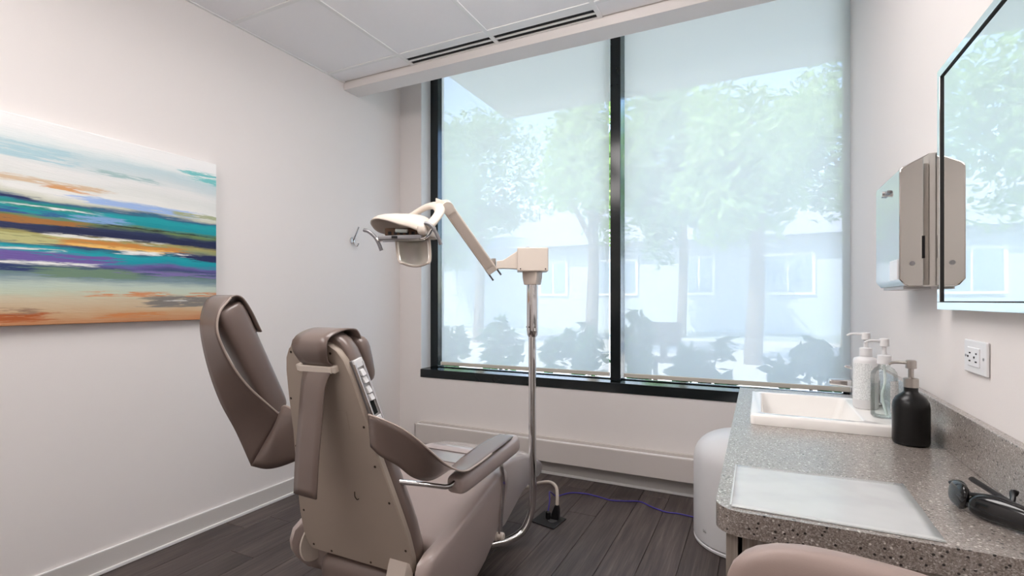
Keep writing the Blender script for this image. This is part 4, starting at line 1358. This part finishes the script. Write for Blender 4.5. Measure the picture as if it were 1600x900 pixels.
# grab handles
def handle(pts, con):
    h_ = MB().tube([hp(*p) for p in pts], 0.0075, 12, 6).build('grab_handle', 'metal_grey', head, angle=70)
    MB().tube([hp(*p) for p in con], 0.0055, 10, 5).build('handle_link', 'chrome', h_)
handle([(-0.160, 0.045, 0.010), (-0.140, 0.050, 0.004), (-0.114, 0.052, -0.018), (-0.098, 0.050, -0.045), (-0.088, 0.046, -0.074)],
       [(-0.112, 0.052, -0.020), (-0.095, 0.055, -0.034), (-0.075, 0.050, -0.030), (-0.050, 0.045, -0.026)])
handle([(0.100, 0.105, 0.030), (0.118, 0.108, 0.024), (0.140, 0.106, 0.000), (0.156, 0.102, -0.032), (0.163, 0.098, -0.056)],
       [(0.132, 0.108, 0.010), (0.118, 0.100, -0.012), (0.095, 0.085, -0.028), (0.060, 0.070, -0.026)])

# ---------------------------------------------------------------- floor box, cables
fbx = thing('floor_box', (-0.963, 2.39, 0), 'dark metal floor plate with power plugs next to the lamp pole', 'floor outlet')
C_ = [(-1.035, 2.335), (-0.899, 2.301), (-0.883, 2.437), (-1.022, 2.480)]
MB().loft([[(a, b, 0.0002) for a, b in C_], [(a, b, 0.006) for a, b in C_]]).build('cover_plate', 'rubber_dark', fbx, 0.002)
MB().lathe([(0.001, 0.006), (0.024, 0.006), (0.024, 0.010), (0.001, 0.010)], (-0.938, 2.385, 0), 20).build('socket_ring', 'metal_grey', fbx)

ck = thing('power_cable', (-0.92, 2.40, 0.006), 'thick beige cable with a black plug arching to the chair', 'cable')
pg = MB()
pg.loft([[(-0.930 + a * 0.020, 2.402 + b * 0.017, 0.0102) for a, b in ((-1, -1), (1, -1), (1, 1), (-1, 1))], [(-0.926 + a * 0.018, 2.404 + b * 0.016, 0.045) for a, b in ((-1, -1), (1, -1), (1, 1), (-1, 1))],
         [(-0.922 + a * 0.010, 2.408 + b * 0.010, 0.080) for a, b in ((-1, -1), (1, -1), (1, 1), (-1, 1))]])
pg.build('plug', 'plastic_black', ck, 0.004)
MB().tube([(-0.922, 2.408, 0.075), (-0.928, 2.425, 0.125), (-0.945, 2.450, 0.155), (-0.985, 2.470, 0.165), (-1.040, 2.465, 0.155), (-1.10, 2.43, 0.135), (-1.20, 2.36, 0.13), (-1.26, 2.27, 0.15)], 0.0085, 10, 6).build('cord', 'cord_beige', ck)
cv_ = thing('data_cable', (-0.96, 2.37, 0.006), 'thin violet cable snaking along the floor to the air purifier', 'cable')
MB().lathe([(0.011, 0.0105), (0.014, 0.014), (0.013, 0.045), (0.005, 0.052)], (-0.962, 2.384, 0), 16).build('plug', 'plastic_black', cv_)
MB().tube([(-0.962, 2.384, 0.048), (-0.964, 2.41, 0.090), (-0.985, 2.46, 0.115), (-1.010, 2.55, 0.080), (-1.020, 2.66, 0.020), (-0.985, 2.775, 0.004), (-0.900, 2.805, 0.004), (-0.805, 2.790, 0.004), (-0.740, 2.775, 0.004), (-0.665, 2.800, 0.004),
           (-0.590, 2.826, 0.004), (-0.515, 2.780, 0.004), (-0.440, 2.749, 0.004), (-0.375, 2.755, 0.004), (-0.300, 2.745, 0.004), (-0.235, 2.715, 0.004)], 0.0034, 8, 6).build('cord', 'cord_violet', cv_)

# ---------------------------------------------------------------- outside, seen through the shades
GZ = -0.15
struct('ground', MB().box(-45, 45, 17.5, 70, GZ - 0.2, GZ), 'lawn')
struct('planting_bed', MB().box(-45, 45, YB + 0.24, 7.6, GZ - 0.2, GZ), 'asphalt')
struct('pavement', MB().box(-45, 45, 7.6, 17.5, GZ, GZ + 0.02), 'concrete')
struct('roof_overhang', MB().box(-2.34, 7.0, YF - 0.2, 4.68, 3.0, 3.22), 'overhang_paint', 0.01)  # slab carried back over the room, added there to cast shadow outside


def leaves(n, center, rad, size, seed, clumps=26):
    rnd = random.Random(seed)
    cs = []
    for _ in range(clumps):
        while True:
            p = Vector((rnd.uniform(-1, 1), rnd.uniform(-1, 1), rnd.uniform(-1, 1)))
            if p.length < 1:
                break
        cs.append((Vector((p.x * rad[0], p.y * rad[1], p.z * rad[2])) * 0.85, rnd.uniform(0.22, 0.42)))
    mb = MB()
    for _ in range(n):
        c, r = cs[rnd.randrange(clumps)]
        d = Vector((rnd.gauss(0, 1), rnd.gauss(0, 1), rnd.gauss(0, 1))).normalized() * (r * rnd.random() ** 0.4)
        p = Vector(center) + c + Vector((d.x * rad[0], d.y * rad[1], d.z * rad[2]))
        a = Vector((rnd.gauss(0, 1), rnd.gauss(0, 1), rnd.gauss(0, 0.6))).normalized()
        b = a.cross(Vector((rnd.gauss(0, 1), rnd.gauss(0, 1), rnd.gauss(0, 1)))).normalized()
        s_ = size * rnd.uniform(0.7, 1.3)
        mb.add([p - a * s_, p + b * s_ * 0.45, p + a * s_, p - b * s_ * 0.45], [(0, 1, 2, 3)])
    return mb


def tree(x, y, h, crown, mat, label, seed, n=5200, size=0.11):
    t = thing('tree', (x, y, GZ), label, 'tree', 'trees outside the window')
    rnd = random.Random(seed)
    MB().tube([(x, y, GZ - 0.05), (x + 0.08, y, GZ + h * 0.4), (x - 0.05, y + 0.05, GZ + h * 0.8)], [0.17, 0.13, 0.06], 10, 5).build('trunk', 'bark', t)
    for k in range(5):
        a = rnd.uniform(0, 6.28)
        z0 = h * rnd.uniform(0.4, 0.6)
        MB().tube([(x + 0.05, y, GZ + z0), (x + math.cos(a) * crown[0] * 0.35, y + math.sin(a) * crown[1] * 0.35, GZ + z0 + h * 0.14), (x + math.cos(a) * crown[0] * 0.7, y + math.sin(a) * crown[1] * 0.7, GZ + z0 + h * 0.22)], [0.07, 0.05, 0.02], 7, 3).build('branch', 'bark', t)
    f = leaves(n, (x, y, GZ + h * 0.76), crown, size, seed)
    o = f.build('foliage', mat, t, smooth=False)
    o['kind'] = 'stuff'
    return t


tree(-7.6, 13.2, 6.4, (2.0, 1.9, 2.3), 'leaf_mid', 'tall leafy tree seen through the left shade, left of the lamp box', 11)
tree(-3.6, 11.6, 6.2, (1.6, 1.6, 2.2), 'leaf_bright', 'leafy tree seen through the left shade just left of the black mullion', 12)
tree(-0.1, 11.0, 6.0, (1.75, 1.7, 2.2), 'leaf_bright', 'yellow-green leafy tree seen through the middle of the right shade', 13, 6500)
tree(2.2, 16.5, 7.2, (2.1, 2.0, 2.8), 'leaf_mid', 'leafy tree seen through the right end of the right shade', 14)


tree(-13.5, 19.5, 7.6, (2.4, 1.5, 3.4), 'leaf_mid', 'large distant tree at the far left edge of the left shade', 15, 6000, 0.17)
tree(-2.4, 18.2, 8.0, (2.2, 1.8, 3.4), 'leaf_mid', 'large distant tree behind the black window mullion', 16, 6000, 0.17)


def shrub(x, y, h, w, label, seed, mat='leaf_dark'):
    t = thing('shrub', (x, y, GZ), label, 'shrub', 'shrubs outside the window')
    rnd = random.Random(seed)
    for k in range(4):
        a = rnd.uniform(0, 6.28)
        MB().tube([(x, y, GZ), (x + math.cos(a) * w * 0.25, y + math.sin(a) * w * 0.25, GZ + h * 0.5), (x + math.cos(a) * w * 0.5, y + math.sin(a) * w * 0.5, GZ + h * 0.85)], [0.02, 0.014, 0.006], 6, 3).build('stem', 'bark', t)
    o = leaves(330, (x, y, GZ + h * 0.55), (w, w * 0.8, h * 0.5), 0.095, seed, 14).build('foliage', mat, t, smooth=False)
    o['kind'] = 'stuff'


shrub(-4.05, 6.3, 0.95, 0.28, 'low shrub seen through the left shade near its left edge', 21)
shrub(-3.30, 6.3, 1.05, 0.36, 'shrub seen through the left shade just left of the lamp pole', 22)
shrub(-2.10, 6.1, 1.20, 0.44, 'broad shrub seen through the left shade beside the mullion', 23)
shrub(-1.34, 6.2, 1.10, 0.20, 'shrub seen through the right shade right beside the mullion', 24)
shrub(-0.55, 6.0, 0.90, 0.38, 'low shrub seen low in the right shade, left of its bright gap', 25)
shrub(0.55, 6.0, 0.95, 0.46, 'low shrub seen through the right shade above the sink', 26)

gc = thing('garden_chair', (-1.20, 7.1, GZ), 'dark slatted garden chair seen low through the right shade', 'garden chair')
gx, gy = -1.16, 7.1
for q in (-0.20, 0.20):
    MB().box(gx + q - 0.03, gx + q + 0.03, gy - 0.03, gy + 0.03, GZ, GZ + 0.98).build('leg', 'garden_wood', gc, 0.004)
    MB().box(gx + q - 0.03, gx + q + 0.03, gy + 0.45, gy + 0.51, GZ, GZ + 0.42).build('leg', 'garden_wood', gc, 0.004)
for z0, z1 in ((0.42, 0.50), (0.66, 0.98)):
    MB().box(gx - 0.17, gx + 0.17, gy - 0.015, gy + 0.015, GZ + z0, GZ + z1).build('slat', 'garden_wood', gc, 0.003)
MB().box(gx - 0.045, gx + 0.045, gy - 0.012, gy + 0.012, GZ + 0.50, GZ + 0.66).build('centre_splat', 'garden_wood', gc, 0.003)
MB().box(gx - 0.23, gx + 0.23, gy + 0.03, gy + 0.51, GZ + 0.42, GZ + 0.46).build('seat', 'garden_wood', gc, 0.004)

hs = thing('house', (-1.0, 24, GZ), 'pale blue-grey house across the street behind the trees', 'house')
MB().box(-34, 9, 22, 30, GZ, 3.6).build('wall', 'house_wall', hs)
MB().loft([[(-34.5, 21.4, 3.6), (9.5, 21.4, 3.6), (9.5, 30.6, 3.6), (-34.5, 30.6, 3.6)], [(-34.5, 25.9, 6.2), (9.5, 25.9, 6.2), (9.5, 26.1, 6.2), (-34.5, 26.1, 6.2)]]).build('roof', 'house_roof', hs)
for k, (wx, ww) in enumerate([(-8.6, 1.2), (-5.6, 1.6), (-2.2, 1.0), (1.0, 1.6), (4.6, 1.6)]):
    w_ = MB().box(wx - ww / 2 - 0.12, wx + ww / 2 + 0.12, 21.92, 22.0, 1.35, 2.95).build('window', 'house_trim', hs)
    MB().box(wx - ww / 2, wx - 0.04, 21.90, 21.95, 1.47, 2.83).build('window_pane', simple('house_glass%d' % k, (150, 170, 190), 0.1, vary=0.05), w_)
    MB().box(wx + 0.04, wx + ww / 2, 21.90, 21.95, 1.47, 2.83).build('window_pane', M['house_glass%d' % k], w_)
